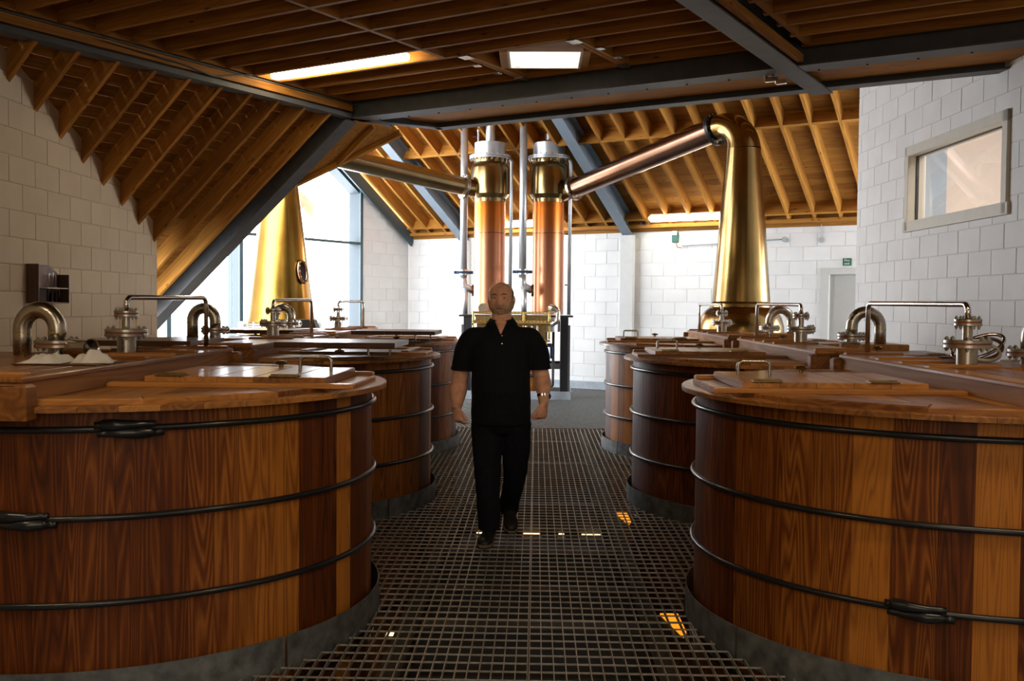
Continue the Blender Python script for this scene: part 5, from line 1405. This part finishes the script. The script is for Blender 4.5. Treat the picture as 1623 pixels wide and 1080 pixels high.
for (c_, r_, nm) in (((-.266, .022, 1.122), .0735, 0), ((.257, -.004, 1.136), .0735, 0)):
    bm = bmesh.new(); add_lathe(bm, [(r_ - .006, -.012), (r_, -.012), (r_, .012), (r_ - .006, .012), (r_ - .006, -.012)], 28, Matrix.Translation(c_) @ Matrix.Rotation(.07 if c_[0] < 0 else -.05, 4, 'Y'), False); obj('sleeve_cuff', bm, 'shirt_navy', shirt, smooth=40)
bm = bmesh.new(); V0 = []
# collar: band plus two pointed flaps
for s_ in (-1, 1):
    pts_in = []; pts_out = []
    for q in range(9):
        a_ = PI / 2 * .98 + s_ * (0 + (PI - .42) * q / 8) ; c_, sn = math.cos(a_), math.sin(a_)
        pts_in.append(Vector((.074 * c_, .012 + .076 * sn, 1.478 - .030 * (q / 8) ** 1.5))); drop = .035 + .016 * (q / 8) ** 2
        pts_out.append(Vector(((.092 + .016 * (q / 8)) * c_ * (1 + .10 * (q / 8)), .012 + (.094 + .012 * q / 8) * sn, 1.478 - .030 * (q / 8) ** 1.5 - drop)))
    r_i = [bm.verts.new(p_) for p_ in pts_in]; r_o = [bm.verts.new(p_) for p_ in pts_out]
    for q in range(8): bm.faces.new((r_i[q], r_i[q + 1], r_o[q + 1], r_o[q]))
col = obj('collar', bm, 'shirt_navy', shirt, smooth=True); md = col.modifiers.new('thick', 'SOLIDIFY'); md.thickness = .004; md.offset = 0
# open neck and placket
V = []; Fc = []; rows = 9
def chest_y(z):
    tbl = [(1.25, -.147), (1.31, -.126), (1.355, -.102), (1.39, -.080), (1.42, -.066), (1.445, -.062)]
    for (z0_, y0_), (z1_, y1_) in zip(tbl, tbl[1:]):
        if z <= z1_: return y0_ + (y1_ - y0_) * (z - z0_) / (z1_ - z0_)
    return tbl[-1][1]
for j_ in range(rows + 1):
    z = 1.362 + (1.445 - 1.362) * j_ / rows; w = .003 + .038 * (j_ / rows)
    for i_ in range(5): x = w * (i_ / 2 - 1); V.append((x - .002, chest_y(z) - .008 + .55 * x * x / .1, z))
for j_ in range(rows):
    for i_ in range(4): a_ = j_ * 5 + i_; Fc.append((a_, a_ + 1, a_ + 6, a_ + 5))
o = obj('open_neck', (V, Fc), 'skin', man, smooth=True); md = o.modifiers.new('thick', 'SOLIDIFY'); md.thickness = .004
for z in (1.350, 1.298): 
    bm = bmesh.new(); add_lathe(bm, [(.0055, 0), (.0055, .003), (.003, .004)], 12, Matrix.Translation((.008, chest_y(z) - .014, z)) @ Matrix.Rotation(PI / 2, 4, 'X')); obj('button', bm, 'brass', shirt, label='small pale button')
# trousers
bm = bmesh.new()
ring_loft(bm, [(0, .005, .70, .16, .125), (0, .005, .74, .188, .145), (0, 0, .80, .185, .148)], 36)
limb(bm, [(-.085, .0, .76, .118), (-.088, -.02, .66, .108), (-.086, -.075, .53, .094), (-.080, -.12, .42, .084), (-.074, -.15, .28, .077), (-.068, -.175, .15, .073), (-.066, -.18, .075, .075)], 22)
limb(bm, [(.090, .0, .76, .116), (.098, .01, .66, .106), (.102, .02, .54, .092), (.098, .045, .43, .082), (.080, .12, .30, .074), (.062, .20, .19, .070), (.055, .235, .125, .070)], 22)
tr = obj('trousers', bm, 'trouser_navy', man, smooth=True); remesh(tr, .009, 4, .5)
md = tr.modifiers.new('folds', 'DISPLACE'); md.texture = tx; md.strength = .020; md.mid_level = .5
# shoes
def shoe(base, yaw, pitch, nm_lab):
    mt_ = Matrix.Translation(base) @ Matrix.Rotation(yaw, 4, 'Z') @ Matrix.Rotation(pitch, 4, 'X')
    sh = empty('shoe'); sh.parent = man; sh.matrix_local = mt_
    bm = bmesh.new(); L_ = []; segs = 18
    for (y, w, h, zc_) in ((.085, .020, .030, .045), (.075, .034, .052, .055), (.04, .040, .060, .060), (0, .041, .056, .056), (-.05, .044, .042, .044), (-.10, .050, .034, .036), (-.15, .049, .030, .032), (-.185, .036, .024, .028), (-.20, .015, .012, .024)):
        L_.append([bm.verts.new((w * math.cos(2 * PI * i / segs), y, max(.008, zc_ + h * math.sin(2 * PI * i / segs)))) for i in range(segs)])
    for k in range(len(L_) - 1):
        for i in range(segs): j = (i + 1) % segs; bm.faces.new((L_[k][i], L_[k][j], L_[k + 1][j], L_[k + 1][i]))
    bm.faces.new(L_[0][::-1]); bm.faces.new(L_[-1]); bmesh.ops.recalc_face_normals(bm, faces=bm.faces)
    obj('shoe_upper', bm, 'shoe_black', sh, smooth=True)
    out = [(.030 * math.cos(t_), .06 + .032 * math.sin(t_)) for t_ in [PI * q / 8 for q in range(9)]] + [(-.040, -.05), (-.052, -.12), (-.045, -.17), (-.02, -.205), (.02, -.205), (.045, -.17), (.052, -.12), (.040, -.05)]
    obj('sole', prism(out, 0, .016, .003), 'sole', sh)
    obj('sole_band', prism([(x * 1.02, y * 1.01) for x, y in out], .010, .024, .002), 'shoe_tan', sh)
    bm = bmesh.new()
    for q in range(4): add_tube(bm, [(-.022, -.045 - .022 * q, .088 - .010 * q), (0, -.05 - .022 * q, .094 - .011 * q), (.022, -.045 - .022 * q, .088 - .010 * q)], .003, 6)
    obj('shoelace', bm, 'shoe_black', sh)
shoe((-.066, -.19, .0), math.radians(-8), 0.0, '')
shoe((.052, .235, .080), math.radians(8), math.radians(24), '')
# wrist watch
wt = Matrix.Translation((.2845, -.088, .955)) @ Matrix.Rotation(math.radians(-18), 4, 'X')
bm = bmesh.new(); add_lathe(bm, [(.039, -.009), (.043, -.009), (.043, .009), (.039, .009), (.039, -.009)], 26, wt, False); wat = obj('wrist_watch', bm, 'bright_steel', man, smooth=40, label='steel wrist watch')
mt_ = wt @ Matrix.Rotation(math.radians(30), 4, 'Z') @ Matrix.Translation((.043, 0, 0)) @ Matrix.Rotation(PI / 2, 4, 'Y')
bm = bmesh.new(); add_lathe(bm, [(.017, -.004), (.018, .002), (.015, .006)], 20, mt_); obj('watch_case', bm, 'watch_face', wat, smooth=40)
